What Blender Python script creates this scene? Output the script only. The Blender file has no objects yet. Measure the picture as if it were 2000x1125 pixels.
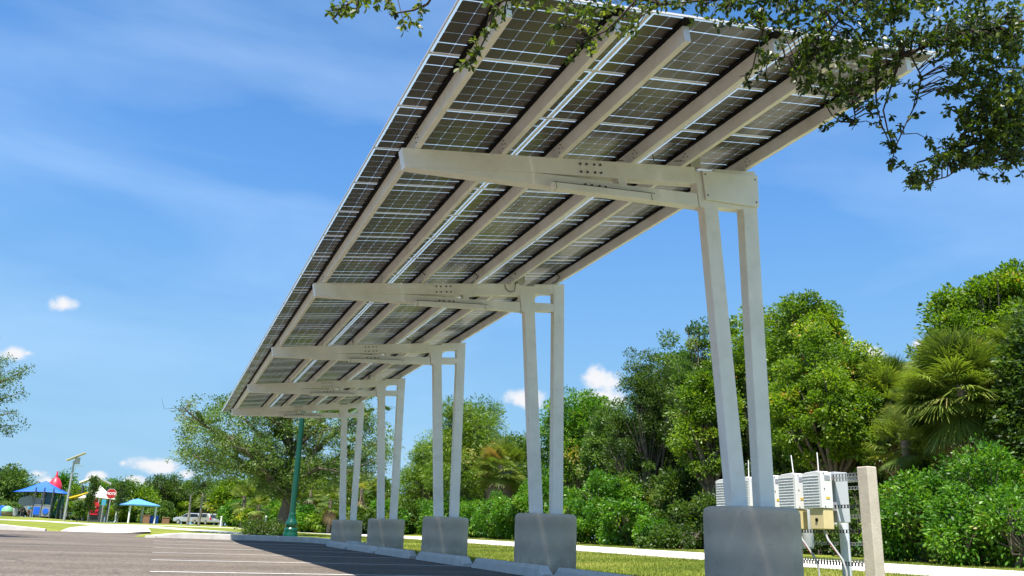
import bpy, math, random
import numpy as np
from math import pi, sin, cos, radians
from mathutils import Vector, Matrix
random.seed(7)
RNG = np.random.default_rng(11)
C = bpy.context.scene.collection

# ------------------------------------------------------------------ camera
F_PX = 1669.7
YAW, PITCH, ROLL, CAMH = radians(21.364), radians(16.294), radians(1.926), 0.509
FW = Vector((sin(YAW)*cos(PITCH), cos(YAW)*cos(PITCH), sin(PITCH)))
RT0 = Vector((cos(YAW), -sin(YAW), 0)); UP0 = RT0.cross(FW)
RT = cos(ROLL)*RT0 + sin(ROLL)*UP0; UP = -sin(ROLL)*RT0 + cos(ROLL)*UP0
CAM = Vector((0, 0, CAMH))
cd = bpy.data.cameras.new('camera'); cam = bpy.data.objects.new('camera', cd); C.objects.link(cam)
cd.sensor_width = 36; cd.lens = F_PX/2000*36; cd.clip_end = 5000; cd.clip_start = .05
M = Matrix((RT, UP, -FW)).transposed().to_4x4(); M.translation = CAM
cam.matrix_world = M
bpy.context.scene.camera = cam

def ray(u, v): return FW + RT*((u-1000)/F_PX) - UP*((v-562.5)/F_PX)
def at_y(u, v, y): d = ray(u, v); return CAM + d*(y/d.y)
def at_x(u, v, x): d = ray(u, v); return CAM + d*(x/d.x)
def at_d(u, v, dep): return CAM + ray(u, v)*dep
def hor(u): return 1017.1 + .0339*u

# ------------------------------------------------------------------ terrain
def lerp(a, b, t): return a+(b-a)*t
def sm(t): t = min(1, max(0, t)); return t*t*(3-2*t)
def pw(x, k):
    if x <= k[0][0]: return k[0][1]
    for (a, b), (c, d) in zip(k, k[1:]):
        if x <= c: return b+(d-b)*(x-a)/(c-a)
    return k[-1][1]
def far_z(r): return pw(r, [(-.3, 1.0), (-.11, .95), (-.058, .70), (.016, .80), (.1, .8), (.3, .75)])
def prof_c(y): return pw(y, [(-60, -.2), (0, -.03), (7, 0), (24, .09), (26.7, .108), (29.2, .172), (29.5, .285), (36, .33)])
def prof_l(y): return pw(y, [(-60, -.2), (0, -.03), (7, 0), (24, .09), (26.7, .108), (29.2, .172), (33.4, .24), (34, .27), (36, .33)])
def g(x, y):
    a = lerp(prof_l(y), prof_c(y), sm((x+1.2)/1.2))
    if y > 36:
        r = x/y; a = lerp(.33, far_z(r), min(1, (y-36)/64)) + max(0, y-100)*.002
    b = .10+.005*min(y, 60)+(min(x, 22)-11)*.02
    return lerp(a, b, sm((x-5.7)/5.3)*(1-sm((y-60)/40)))

# ------------------------------------------------------------------ materials
MATS = {}
def nt(name):
    m = bpy.data.materials.new(name); m.use_nodes = True
    return m, m.node_tree, m.node_tree.nodes['Principled BSDF']
def mat(name, col, rough=.6, metal=0, var=.08, scale=8, bump=0, bscale=60, spec=.5, dirt=None, dscale=1.5, coat=0):
    if name in MATS: return MATS[name]
    m, t, b = nt(name); N = t.nodes; L = t.links
    co = N.new('ShaderNodeTexCoord')
    n = N.new('ShaderNodeTexNoise'); n.inputs['Scale'].default_value = scale; n.inputs['Detail'].default_value = 5
    L.new(co.outputs['Object'], n.inputs['Vector'])
    r = N.new('ShaderNodeValToRGB'); L.new(n.outputs['Fac'], r.inputs['Fac'])
    r.color_ramp.elements[0].position = .3; r.color_ramp.elements[1].position = .7
    r.color_ramp.elements[0].color = [c*(1-var) for c in col]+[1]; r.color_ramp.elements[1].color = [min(1, c*(1+var)) for c in col]+[1]
    out = r.outputs['Color']
    if dirt:
        n2 = N.new('ShaderNodeTexNoise'); n2.inputs['Scale'].default_value = dscale; n2.inputs['Detail'].default_value = 8; n2.inputs['Roughness'].default_value = .7
        L.new(co.outputs['Object'], n2.inputs['Vector'])
        mr = N.new('ShaderNodeMapRange'); mr.inputs[1].default_value = .48; mr.inputs[2].default_value = .72; mr.inputs[4].default_value = dirt[3]
        L.new(n2.outputs['Fac'], mr.inputs[0])
        mx = N.new('ShaderNodeMixRGB'); L.new(mr.outputs[0], mx.inputs[0]); L.new(out, mx.inputs[1]); mx.inputs[2].default_value = list(dirt[:3])+[1]
        out = mx.outputs[0]
    L.new(out, b.inputs['Base Color'])
    b.inputs['Roughness'].default_value = rough; b.inputs['Metallic'].default_value = metal
    b.inputs['Specular IOR Level'].default_value = spec; b.inputs['Coat Weight'].default_value = coat
    if bump:
        n3 = N.new('ShaderNodeTexNoise'); n3.inputs['Scale'].default_value = bscale; n3.inputs['Detail'].default_value = 6
        L.new(co.outputs['Object'], n3.inputs['Vector'])
        bp = N.new('ShaderNodeBump'); bp.inputs['Strength'].default_value = bump; bp.inputs['Distance'].default_value = .01
        L.new(n3.outputs['Fac'], bp.inputs['Height']); L.new(bp.outputs[0], b.inputs['Normal'])
    MATS[name] = m; return m

def leafmat(name, ramp, transl=.35, rough=.45):
    m, t, b = nt(name); N = t.nodes; L = t.links
    a = N.new('ShaderNodeAttribute'); a.attribute_name = 'tint'
    r = N.new('ShaderNodeValToRGB'); L.new(a.outputs['Fac'], r.inputs['Fac'])
    e = r.color_ramp.elements
    e[0].position = ramp[0][0]; e[0].color = list(ramp[0][1])+[1]
    e[1].position = ramp[-1][0]; e[1].color = list(ramp[-1][1])+[1]
    for p, c in ramp[1:-1]:
        q = e.new(p); q.color = list(c)+[1]
    L.new(r.outputs[0], b.inputs['Base Color']); b.inputs['Roughness'].default_value = rough
    b.inputs['Specular IOR Level'].default_value = .35
    tr = N.new('ShaderNodeBsdfTranslucent')
    hs = N.new('ShaderNodeMixRGB'); hs.blend_type = 'MULTIPLY'; hs.inputs[0].default_value = 1; hs.inputs[2].default_value = (1.5, 1.6, .5, 1)
    L.new(r.outputs[0], hs.inputs[1]); L.new(hs.outputs[0], tr.inputs['Color'])
    mx = N.new('ShaderNodeMixShader'); mx.inputs[0].default_value = transl
    L.new(b.outputs[0], mx.inputs[1]); L.new(tr.outputs[0], mx.inputs[2]); L.new(mx.outputs[0], N['Material Output'].inputs['Surface'])
    return m

STEEL = mat('painted_steel', (.83, .805, .745), .42, var=.04, scale=4, dirt=(.52, .46, .36, .34), dscale=3.2, bump=.04, bscale=30)
CONC = mat('pier_concrete', (.51, .435, .33), .9, var=.08, scale=2.2, dirt=(.34, .285, .21, .5), dscale=3.0, bump=.25, bscale=45)
def add_holes(m, sc=16, size=.055, col=(.10, .09, .08, 1)):
    t = m.node_tree; N = t.nodes; L = t.links; b = N['Principled BSDF']; src = b.inputs['Base Color'].links[0].from_socket
    co = N.new('ShaderNodeTexCoord'); v = N.new('ShaderNodeTexVoronoi'); v.inputs['Scale'].default_value = sc; L.new(co.outputs['Object'], v.inputs['Vector'])
    s = N.new('ShaderNodeSeparateColor'); L.new(v.outputs['Color'], s.inputs[0])
    g1 = N.new('ShaderNodeMath'); g1.operation = 'GREATER_THAN'; g1.inputs[1].default_value = .80; L.new(s.outputs[0], g1.inputs[0])
    mr = N.new('ShaderNodeMapRange'); mr.inputs[1].default_value = size*1.6; mr.inputs[2].default_value = size; L.new(v.outputs['Distance'], mr.inputs[0])
    ml = N.new('ShaderNodeMath'); ml.operation = 'MULTIPLY'; L.new(g1.outputs[0], ml.inputs[0]); L.new(mr.outputs[0], ml.inputs[1])
    mx = N.new('ShaderNodeMixRGB'); L.new(ml.outputs[0], mx.inputs[0]); L.new(src, mx.inputs[1]); mx.inputs[2].default_value = col; L.new(mx.outputs[0], b.inputs['Base Color'])
    # faint horizontal form lines, splash at the foot
    w = N.new('ShaderNodeTexWave'); w.bands_direction = 'Z'; w.inputs['Scale'].default_value = .9; w.inputs['Distortion'].default_value = 1.5; w.inputs['Detail'].default_value = 3; L.new(co.outputs['Object'], w.inputs['Vector'])
    r = N.new('ShaderNodeMapRange'); r.inputs[3].default_value = .86; r.inputs[4].default_value = 1.06; L.new(w.outputs['Fac'], r.inputs[0])
    sx = N.new('ShaderNodeSeparateXYZ'); L.new(co.outputs['Object'], sx.inputs[0]); nn = N.new('ShaderNodeTexNoise'); nn.inputs['Scale'].default_value = 9; nn.inputs['Detail'].default_value = 6; L.new(co.outputs['Object'], nn.inputs['Vector'])
    ad = N.new('ShaderNodeMath'); ad.operation = 'MULTIPLY_ADD'; L.new(nn.outputs['Fac'], ad.inputs[0]); ad.inputs[1].default_value = -.34; L.new(sx.outputs['Z'], ad.inputs[2])
    sp_ = N.new('ShaderNodeMapRange'); sp_.inputs[1].default_value = .10; sp_.inputs[2].default_value = -.06; sp_.inputs[4].default_value = .55; L.new(ad.outputs[0], sp_.inputs[0])
    m0 = N.new('ShaderNodeMixRGB'); L.new(sp_.outputs[0], m0.inputs[0]); L.new(mx.outputs[0], m0.inputs[1]); m0.inputs[2].default_value = (.22, .17, .11, 1); mx = m0
    m2 = N.new('ShaderNodeVectorMath'); m2.operation = 'SCALE'; L.new(mx.outputs[0], m2.inputs[0]); L.new(r.outputs[0], m2.inputs['Scale']); L.new(m2.outputs[0], b.inputs['Base Color'])
add_holes(CONC)
KERB = mat('kerb_concrete', (.60, .57, .52), .9, var=.10, scale=3, dirt=(.38, .35, .31, .5), dscale=4, bump=.4, bscale=50)
PATHM = mat('path_concrete', (.62, .58, .52), .9, var=.06, scale=1.2, dirt=(.48, .44, .38, .4), dscale=2, bump=.3, bscale=40)
BLACK = mat('matte_black', (.006, .006, .006), .8, var=0, spec=.15)
BOLT = mat('dull_bolt', (.10, .095, .085), .5, metal=.6)
ALU = mat('frame_aluminium', (.80, .76, .72), .4, metal=.2, var=.02)
CABLE = mat('black_cable', (.012, .012, .012), .5)
GREEN = mat('green_pole_paint', (.002, .062, .036), .3, var=.08, coat=.3)
BARK = mat('bark', (.13, .105, .08), .95, var=.35, scale=9, bump=1, bscale=25)
BARKG = mat('grey_bark', (.22, .20, .17), .95, var=.3, scale=7, bump=1, bscale=25)
GALV = mat('galvanised_steel', (.42, .42, .41), .45, metal=.5, var=.1)
DARKST = mat('dark_channel', (.05, .05, .055), .5, metal=.4)
INVW = mat('inverter_white', (.72, .72, .71), .4, var=.02, dirt=(.5, .5, .48, .2))
INVG = mat('inverter_grey', (.50, .52, .54), .5, var=.03)
YEL = mat('yellow_box', (.66, .54, .28), .55, var=.04, dirt=(.5, .4, .22, .3))
POSTC = mat('post_concrete', (.52, .45, .37), .9, var=.08, dirt=(.36, .31, .25, .5), dscale=5, bump=.5, bscale=60)
PVC = mat('pvc_pipe', (.62, .66, .72), .4, var=.03)
COND = mat('conduit_grey', (.36, .36, .37), .5)
RED = mat('red_paint', (.42, .015, .02), .45)
WHITE = mat('white_paint', (.8, .8, .78), .5, var=.03)
LINEW = mat('line_paint', (.78, .77, .74), .7, var=.08, scale=20, dirt=(.35, .34, .33, .55), dscale=14)
BLUE = mat('blue_fabric', (.004, .10, .50), .6)
LBLUE = mat('light_blue_roof', (.09, .27, .48), .6)
CREAM = mat('cream_fabric', (.8, .78, .70), .7)
YELF = mat('yellow_fabric', (.85, .55, .03), .7)
GRNF = mat('teal_fabric', (.01, .20, .14), .6)
DGREY = mat('dark_grey_metal', (.05, .06, .07), .5)
MGREY = mat('mid_grey_plastic', (.22, .24, .26), .55)
BLUEP = mat('blue_plastic', (.01, .12, .65), .45)
REDP = mat('red_plastic', (.65, .02, .05), .45)
GRNP = mat('green_plastic', (.02, .22, .10), .45)
BROWN = mat('brown_board', (.22, .11, .06), .8)
GLASSD = mat('car_glass', (.015, .02, .03), .08, spec=.8)
SILVER = mat('silver_car_paint', (.45, .48, .52), .3, metal=.4, coat=.6)
BEIGE = mat('beige_car_paint', (.46, .43, .38), .3, metal=.4, coat=.6)
TYRE = mat('tyre', (.02, .02, .02), .8)

def asphalt():
    m, t, b = nt('asphalt'); N = t.nodes; L = t.links
    co = N.new('ShaderNodeTexCoord')
    n1 = N.new('ShaderNodeTexNoise'); n1.inputs['Scale'].default_value = .6; n1.inputs['Detail'].default_value = 6
    mp = N.new('ShaderNodeMapping'); mp.inputs['Scale'].default_value = (.35, 1.6, 1); L.new(co.outputs['Object'], mp.inputs[0]); L.new(mp.outputs[0], n1.inputs['Vector'])
    r1 = N.new('ShaderNodeValToRGB'); r1.color_ramp.elements[0].position = .35; r1.color_ramp.elements[1].position = .68
    r1.color_ramp.elements[0].color = (.086, .071, .058, 1); r1.color_ramp.elements[1].color = (.140, .117, .097, 1)
    L.new(n1.outputs['Fac'], r1.inputs['Fac'])
    v = N.new('ShaderNodeTexVoronoi'); v.inputs['Scale'].default_value = 55; L.new(co.outputs['Object'], v.inputs['Vector'])
    r2 = N.new('ShaderNodeValToRGB'); r2.color_ramp.elements[0].color = (.35, .35, .35, 1); r2.color_ramp.elements[1].color = (1.9, 1.85, 1.75, 1)
    sx = N.new('ShaderNodeSeparateColor'); L.new(v.outputs['Color'], sx.inputs[0]); L.new(sx.outputs[0], r2.inputs['Fac'])
    mx = N.new('ShaderNodeMixRGB'); mx.blend_type = 'MULTIPLY'; mx.inputs[0].default_value = .8
    L.new(r1.outputs[0], mx.inputs[1]); L.new(r2.outputs[0], mx.inputs[2])
    # scattered pale grit
    v2 = N.new('ShaderNodeTexVoronoi'); v2.inputs['Scale'].default_value = 9; L.new(co.outputs['Object'], v2.inputs['Vector'])
    mr = N.new('ShaderNodeMapRange'); mr.inputs[1].default_value = .09; mr.inputs[2].default_value = .05; L.new(v2.outputs['Distance'], mr.inputs[0])
    s2 = N.new('ShaderNodeSeparateColor'); L.new(v2.outputs['Color'], s2.inputs[0])
    gt = N.new('ShaderNodeMath'); gt.operation = 'GREATER_THAN'; gt.inputs[1].default_value = .72; L.new(s2.outputs[1], gt.inputs[0])
    ml = N.new('ShaderNodeMath'); ml.operation = 'MULTIPLY'; L.new(mr.outputs[0], ml.inputs[0]); L.new(gt.outputs[0], ml.inputs[1])
    m3 = N.new('ShaderNodeMixRGB'); L.new(ml.outputs[0], m3.inputs[0]); L.new(mx.outputs[0], m3.inputs[1]); m3.inputs[2].default_value = (.48, .45, .40, 1)
    cw = N.new('ShaderNodeTexNoise'); cw.inputs['Scale'].default_value = .9; cw.inputs['Detail'].default_value = 4; L.new(co.outputs['Object'], cw.inputs['Vector'])
    cm_ = N.new('ShaderNodeMixRGB'); cm_.inputs[0].default_value = .35; L.new(co.outputs['Object'], cm_.inputs[1]); L.new(cw.outputs['Color'], cm_.inputs[2])
    v3 = N.new('ShaderNodeTexVoronoi'); v3.feature = 'DISTANCE_TO_EDGE'; v3.inputs['Scale'].default_value = .42; L.new(cm_.outputs[0], v3.inputs['Vector'])
    ck = N.new('ShaderNodeMapRange'); ck.inputs[1].default_value = .010; ck.inputs[2].default_value = .003; ck.inputs[4].default_value = .6; L.new(v3.outputs['Distance'], ck.inputs[0])
    ms = N.new('ShaderNodeMapRange'); ms.inputs[1].default_value = .50; ms.inputs[2].default_value = .60; L.new(cw.outputs['Fac'], ms.inputs[0])
    ckm = N.new('ShaderNodeMath'); ckm.operation = 'MULTIPLY'; L.new(ck.outputs[0], ckm.inputs[0]); L.new(ms.outputs[0], ckm.inputs[1])
    m4 = N.new('ShaderNodeMixRGB'); L.new(ckm.outputs[0], m4.inputs[0]); L.new(m3.outputs[0], m4.inputs[1]); m4.inputs[2].default_value = (.03, .027, .025, 1)
    v4 = N.new('ShaderNodeTexVoronoi'); v4.inputs['Scale'].default_value = .55; L.new(co.outputs['Object'], v4.inputs['Vector'])
    so_ = N.new('ShaderNodeMapRange'); so_.interpolation_type = 'SMOOTHSTEP'; so_.inputs[1].default_value = .24; so_.inputs[2].default_value = .08; so_.inputs[4].default_value = .38; L.new(v4.outputs['Distance'], so_.inputs[0])
    m5 = N.new('ShaderNodeMixRGB'); L.new(so_.outputs[0], m5.inputs[0]); L.new(m4.outputs[0], m5.inputs[1]); m5.inputs[2].default_value = (.05, .043, .038, 1)
    L.new(m5.outputs[0], b.inputs['Base Color']); b.inputs['Roughness'].default_value = .85; b.inputs['Specular IOR Level'].default_value = .25
    bp = N.new('ShaderNodeBump'); bp.inputs['Strength'].default_value = .6; bp.inputs['Distance'].default_value = .006
    L.new(v.outputs['Distance'], bp.inputs['Height']); L.new(bp.outputs[0], b.inputs['Normal'])
    return m
ASPH = asphalt()

def grassground():
    m, t, b = nt('grass_ground'); N = t.nodes; L = t.links
    co = N.new('ShaderNodeTexCoord')
    n1 = N.new('ShaderNodeTexNoise'); n1.inputs['Scale'].default_value = .5; n1.inputs['Detail'].default_value = 8; L.new(co.outputs['Object'], n1.inputs['Vector'])
    n2 = N.new('ShaderNodeTexNoise'); n2.inputs['Scale'].default_value = 14; n2.inputs['Detail'].default_value = 6; L.new(co.outputs['Object'], n2.inputs['Vector'])
    ad = N.new('ShaderNodeMixRGB'); ad.inputs[0].default_value = .5; L.new(n1.outputs['Fac'], ad.inputs[1]); L.new(n2.outputs['Fac'], ad.inputs[2])
    r = N.new('ShaderNodeValToRGB'); e = r.color_ramp.elements
    e[0].position = .36; e[0].color = (.075, .11, .02, 1); e[1].position = .64; e[1].color = (.26, .25, .06, 1)
    q = e.new(.5); q.color = (.16, .19, .025, 1)
    L.new(ad.outputs[0], r.inputs['Fac']); L.new(r.outputs[0], b.inputs['Base Color']); b.inputs['Roughness'].default_value = 1
    b.inputs['Specular IOR Level'].default_value = .1
    bp = N.new('ShaderNodeBump'); bp.inputs['Strength'].default_value = 1; bp.inputs['Distance'].default_value = .03
    L.new(n2.outputs['Fac'], bp.inputs['Height']); L.new(bp.outputs[0], b.inputs['Normal'])
    return m
GRASSG = grassground()

def cellmat():
    m, t, b = nt('solar_cell'); N = t.nodes; L = t.links
    co = N.new('ShaderNodeTexCoord')
    n = N.new('ShaderNodeTexNoise'); n.inputs['Scale'].default_value = .8; n.inputs['Detail'].default_value = 3; L.new(co.outputs['Object'], n.inputs['Vector'])
    r = N.new('ShaderNodeValToRGB'); r.color_ramp.elements[0].position = .35; r.color_ramp.elements[1].position = .65
    r.color_ramp.elements[0].color = (.066, .056, .042, 1); r.color_ramp.elements[1].color = (.092, .082, .048, 1)
    L.new(n.outputs['Fac'], r.inputs['Fac']); L.new(r.outputs[0], b.inputs['Base Color'])
    b.inputs['Roughness'].default_value = .4; b.inputs['Coat Weight'].default_value = .4; b.inputs['Coat Roughness'].default_value = .22
    return m
CELL = cellmat()
def glassmat():
    m, t, b = nt('panel_glass'); N = t.nodes; L = t.links
    N.remove(b)
    tr = N.new('ShaderNodeBsdfTransparent'); tr.inputs[0].default_value = (.92, .96, .97, 1)
    tl = N.new('ShaderNodeBsdfTranslucent'); tl.inputs[0].default_value = (.30, .37, .43, 1)
    mx = N.new('ShaderNodeMixShader'); mx.inputs[0].default_value = .80
    L.new(tr.outputs[0], mx.inputs[1]); L.new(tl.outputs[0], mx.inputs[2]); L.new(mx.outputs[0], N['Material Output'].inputs['Surface'])
    return m
GLASS = glassmat()

# ------------------------------------------------------------------ mesh helper
class MB:
    def __init__(s): s.v = []; s.f = []; s.m = []; s.smooth = []
    def add(s, vs, fs, mi=0, sm_=False):
        o = len(s.v); s.v += [tuple(p) for p in vs]
        for f in fs: s.f.append([i+o for i in f]); s.m.append(mi); s.smooth.append(sm_)
        return s
    def box(s, x0, x1, y0, y1, z0, z1, mi=0, T=None):
        vs = [(x, y, z) for x in (x0, x1) for y in (y0, y1) for z in (z0, z1)]
        if T: vs = [T @ Vector(p) for p in vs]
        return s.add(vs, [(0, 1, 3, 2), (4, 6, 7, 5), (0, 4, 5, 1), (2, 3, 7, 6), (0, 2, 6, 4), (1, 5, 7, 3)], mi)
    def prism(s, poly, y0, y1, mi=0, fn=None):   # poly of (a,b) -> (x,z)
        fn = fn or (lambda a, y, b: (a, y, b)); n = len(poly)
        vs = [fn(a, y0, b) for a, b in poly]+[fn(a, y1, b) for a, b in poly]
        return s.add(vs, [tuple(range(n)), tuple(range(2*n-1, n-1, -1))]+[(i, i+n, (i+1) % n+n, (i+1) % n) for i in range(n)], mi)
    def tube(s, pts, rad, k=8, mi=0, cap=True):
        pts = [Vector(p) for p in pts]; n = len(pts)
        if not hasattr(rad, '__len__'): rad = [rad]*n
        vs = []; ref = None
        for i, p in enumerate(pts):
            d = (pts[min(i+1, n-1)]-pts[max(i-1, 0)]).normalized()
            if ref is None: ref = d.orthogonal().normalized()
            a = (ref - d*ref.dot(d)); a = a.normalized() if a.length > 1e-6 else d.orthogonal().normalized()
            ref = a; b = d.cross(a)
            for j in range(k):
                t = 2*pi*j/k; vs.append(p+a*(rad[i]*cos(t))+b*(rad[i]*sin(t)))
        fs = [(i*k+j, i*k+(j+1) % k, (i+1)*k+(j+1) % k, (i+1)*k+j) for i in range(n-1) for j in range(k)]
        s.add(vs, fs, mi, True)
        if cap: s.add(vs[:k], [tuple(range(k-1, -1, -1))], mi); s.add(vs[-k:], [tuple(range(k))], mi)
        return s
    def lathe(s, prof, c=(0, 0, 0), k=24, mi=0, smooth=True):
        vs = [(c[0]+r*cos(2*pi*j/k), c[1]+r*sin(2*pi*j/k), c[2]+z) for r, z in prof for j in range(k)]
        n = len(prof)
        fs = [(i*k+j, i*k+(j+1) % k, (i+1)*k+(j+1) % k, (i+1)*k+j) for i in range(n-1) for j in range(k)]
        s.add(vs, fs, mi, smooth)
        s.add(vs[:k], [tuple(range(k-1, -1, -1))], mi); s.add(vs[-k:], [tuple(range(k))], mi)
        return s
    def mesh(s, name, mats):
        me = bpy.data.meshes.new(name); me.from_pydata(s.v, [], s.f); me.update()
        for m in (mats if isinstance(mats, (list, tuple)) else [mats]): me.materials.append(m)
        me.polygons.foreach_set('material_index', s.m); me.polygons.foreach_set('use_smooth', s.smooth)
        return me
    def build(s, name, mats, parent=None, bevel=0):
        o = bpy.data.objects.new(name, s.mesh(name, mats)); C.objects.link(o)
        if parent: o.parent = parent
        if bevel:
            b = o.modifiers.new('bevel', 'BEVEL'); b.width = bevel; b.segments = 2; b.limit_method = 'ANGLE'
        return o
def link(name, me, parent=None, loc=None):
    o = bpy.data.objects.new(name, me); C.objects.link(o)
    if parent: o.parent = parent
    if loc is not None: o.location = loc
    return o
def tag(o, label=None, cat=None, group=None, kind=None):
    if label: o['label'] = label
    if cat: o['category'] = cat
    if group: o['group'] = group
    if kind: o['kind'] = kind
    return o
def thing(name, label, cat, loc=(0, 0, 0), rz=0, group=None):
    o = bpy.data.objects.new(name, None); C.objects.link(o); o.location = loc; o.rotation_euler.z = rz
    o.empty_display_size = .2
    return tag(o, label, cat, group)

# ------------------------------------------------------------------ the setting
def sheet(name, xs, ys, zf, m, keep=None, kind='structure'):
    xs = list(xs); ys = list(ys); vs = [(x, y, zf(x, y)) for y in ys for x in xs]; n = len(xs); fs = []
    for j in range(len(ys)-1):
        for i in range(n-1):
            if keep and not keep((xs[i]+xs[i+1])/2, (ys[j]+ys[j+1])/2): continue
            fs.append((j*n+i, j*n+i+1, (j+1)*n+i+1, (j+1)*n+i))
    mb = MB(); mb.add(vs, fs, 0, True); o = mb.build(name, m); tag(o, kind=kind); return o
def frange(a, b, st): return [a+st*i for i in range(int(round((b-a)/st))+1)]
XG = [-900, -400, -200, -120, -80, -60]+frange(-50, 50, 1.0)+[60, 80, 120, 200, 400, 900]
YG = [-300, -100, -50]+frange(-30, 60, 1.0)+frange(62, 140, 2.0)+[170, 220, 300, 500, 900, 2000]
def in_lot(x, y, e=0): return x < 5.75-e and (y < 29.0-e or (x < -.1-e and y < 33.2-e))
def ground_z(x, y):
    z = g(x, y)
    if in_lot(x, y, -.9): z -= .05
    return z
sheet('ground', XG, YG, ground_z, GRASSG)
sheet('asphalt_lot', [-120, -60, -40]+frange(-30, -1, 1.0)+[-.08]+frange(0, 5, 1.0)+[5.8], [-40, -20]+frange(-10, 28, 1.0)+[29.2, 30, 31, 32, 33.4],
      lambda x, y: (prof_l(y) if y > 29.2 or x < 0 else prof_c(min(y, 29.2))), ASPH, lambda x, y: y < 29.2 or x < -.08)

def ribbon(name, pts, w, m, lift=.012, step=1.0, wf=None):
    P = [];
    for a, b in zip(pts, pts[1:]):
        a = Vector(a); b = Vector(b); n = max(1, int((b-a).length/step))
        P += [a.lerp(b, i/n) for i in range(n)]
    P.append(Vector(pts[-1])); vs = []; fs = []
    K = 4
    for i, p in enumerate(P):
        d = (P[min(i+1, len(P)-1)]-P[max(i-1, 0)]).normalized(); nn = Vector((-d.y, d.x))
        ww = wf(i/(len(P)-1)) if wf else w
        for k in range(K+1):
            q = p+nn*ww*(.5-k/K); vs.append((q.x, q.y, g(q.x, q.y)+lift))
    for i in range(len(P)-1):
        for k in range(K): a = i*(K+1)+k; fs.append((a, a+1, a+K+2, a+K+1))
    # skirt
    mb = MB(); mb.add(vs, fs, 0, True)
    for k in (0, K):
        n0 = len(mb.v); e = [vs[i*(K+1)+k] for i in range(len(P))]
        mb.add(e+[(x, y, z-.08) for x, y, z in e], [(i, i+1, i+1+len(P), i+len(P)) for i in range(len(P)-1)])
    o = mb.build(name, m); tag(o, kind='structure'); return o
def smoothpts(pts, n=3):
    for _ in range(n):
        q = [pts[0]]
        for a, b in zip(pts, pts[1:]): q += [(a[0]*.75+b[0]*.25, a[1]*.75+b[1]*.25), (a[0]*.25+b[0]*.75, a[1]*.25+b[1]*.75)]
        pts = q+[pts[-1]]
    return pts
ribbon('concrete_path', smoothpts([(12.65, -12), (12.65, 0), (12.65, 40), (12.4, 50), (10.5, 60), (5, 67), (-3, 66), (-8, 60)]), 3.3, PATHM, .015)
ribbon('side_path', smoothpts([(4.2, 33.2), (2.6, 38), (.6, 47), (-1.5, 58)]), 1.5, PATHM, .03)
ribbon('playground_walk', [(-34, 62), (-20, 62), (-6, 60), (-2, 58)], 3.2, PATHM, .02)
# concrete driveway apron between the two kerbs
mb = MB(); rows = []
for k in range(12):
    t = k/11; y = 33.3+t*27
    x0 = lerp(-2.93, -2.9, t); x1 = lerp(-.12, -.6, t)
    rows.append([(lerp(x0, x1, i/8), y, g(lerp(x0, x1, i/8), y)+.008+.02*min(1, t*4)) for i in range(9)])
mb.add([p for r in rows for p in r], [(j*9+i, j*9+i+1, (j+1)*9+i+1, (j+1)*9+i) for j in range(11) for i in range(8)], 0, True)
tag(mb.build('concrete_apron', PATHM), kind='structure')

# kerbs
def kerb(name, pts, label, h=.165, w=.30):
    mb = MB(); prof = [(-w/2, -.15), (-w/2, h*.72), (-w/2+.05, h), (w/2, h), (w/2, -.15)]
    P = pts; rows = []
    for i, p in enumerate(P):
        p = Vector(p[:2]); a = Vector(P[max(i-1, 0)][:2]); b = Vector(P[min(i+1, len(P)-1)][:2]); d = (b-a).normalized(); nn = Vector((-d.y, d.x))
        zb = P[i][2]; tp = P[i][3] if len(P[i]) > 3 else 1
        rows.append([(p.x+nn.x*o, p.y+nn.y*o, zb+z*(tp if z > 0 else 1)) for o, z in prof])
    n = len(prof)
    mb.add([q for r in rows for q in r], [(i*n+j, i*n+(j+1) % n, (i+1)*n+(j+1) % n, (i+1)*n+j) for i in range(len(P)-1) for j in range(n)])
    mb.add(rows[0], [tuple(range(n-1, -1, -1))]); mb.add(rows[-1], [tuple(range(n))])
    o = mb.build(name, KERB, bevel=.02); return o
kp = []
for x in frange(-.04, 4.46, .45): kp.append((x, 29.35-(.25*max(0, (x-3))**1.2), 0))
kp += [(4.85, 28.5), (5.15, 27.7), (5.3, 26.8), (5.33, 25.6), (5.34, 24.2)]
kp = [(p[0], p[1], prof_c(min(p[1], 29.1)), .45 if i == 0 else (.8 if i == 1 else 1)) for i, p in enumerate(kp)]
kp = [(-.10, 28.95, prof_c(28.9), .5)]+kp
o = kerb('concrete_kerb', list(reversed(kp)), ''); tag(o, kind='structure')
kp2 = [(-10.5+i*.65, 33.2-(.0 if i < 9 else (i-9)*.05), 0.236, 1 if i < 9 else 1-(i-9)*.3) for i in range(12)]
o = kerb('concrete_kerb', list(reversed(kp2)), ''); tag(o, kind='structure')

# parking lines
def pline(x0, x1, y, w=.075, sk=0):
    n = 8; vs = []; fs = []
    for i in range(n+1):
        x = lerp(x0, x1, i/n)
        for s_ in (-1, 1): yy = y+s_*w/2+sk*(i/n); vs.append((x, yy, prof_c(yy)+.005))
    for i in range(n): fs.append((2*i, 2*i+2, 2*i+3, 2*i+1))
    return vs, fs
LY0, LW = 13.94, 3.19
for k in range(-2, 5):
    mb = MB(); y = LY0+k*LW; vs, fs = pline(0.01, 4.62, y); mb.add(vs, fs)
    tag(mb.build('parking_line', LINEW), kind='structure')
mb = MB(); vs, fs = pline(-12, -9.5, 20.0); mb.add(vs, fs)
tag(mb.build('parking_line', LINEW), kind='structure')

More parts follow.
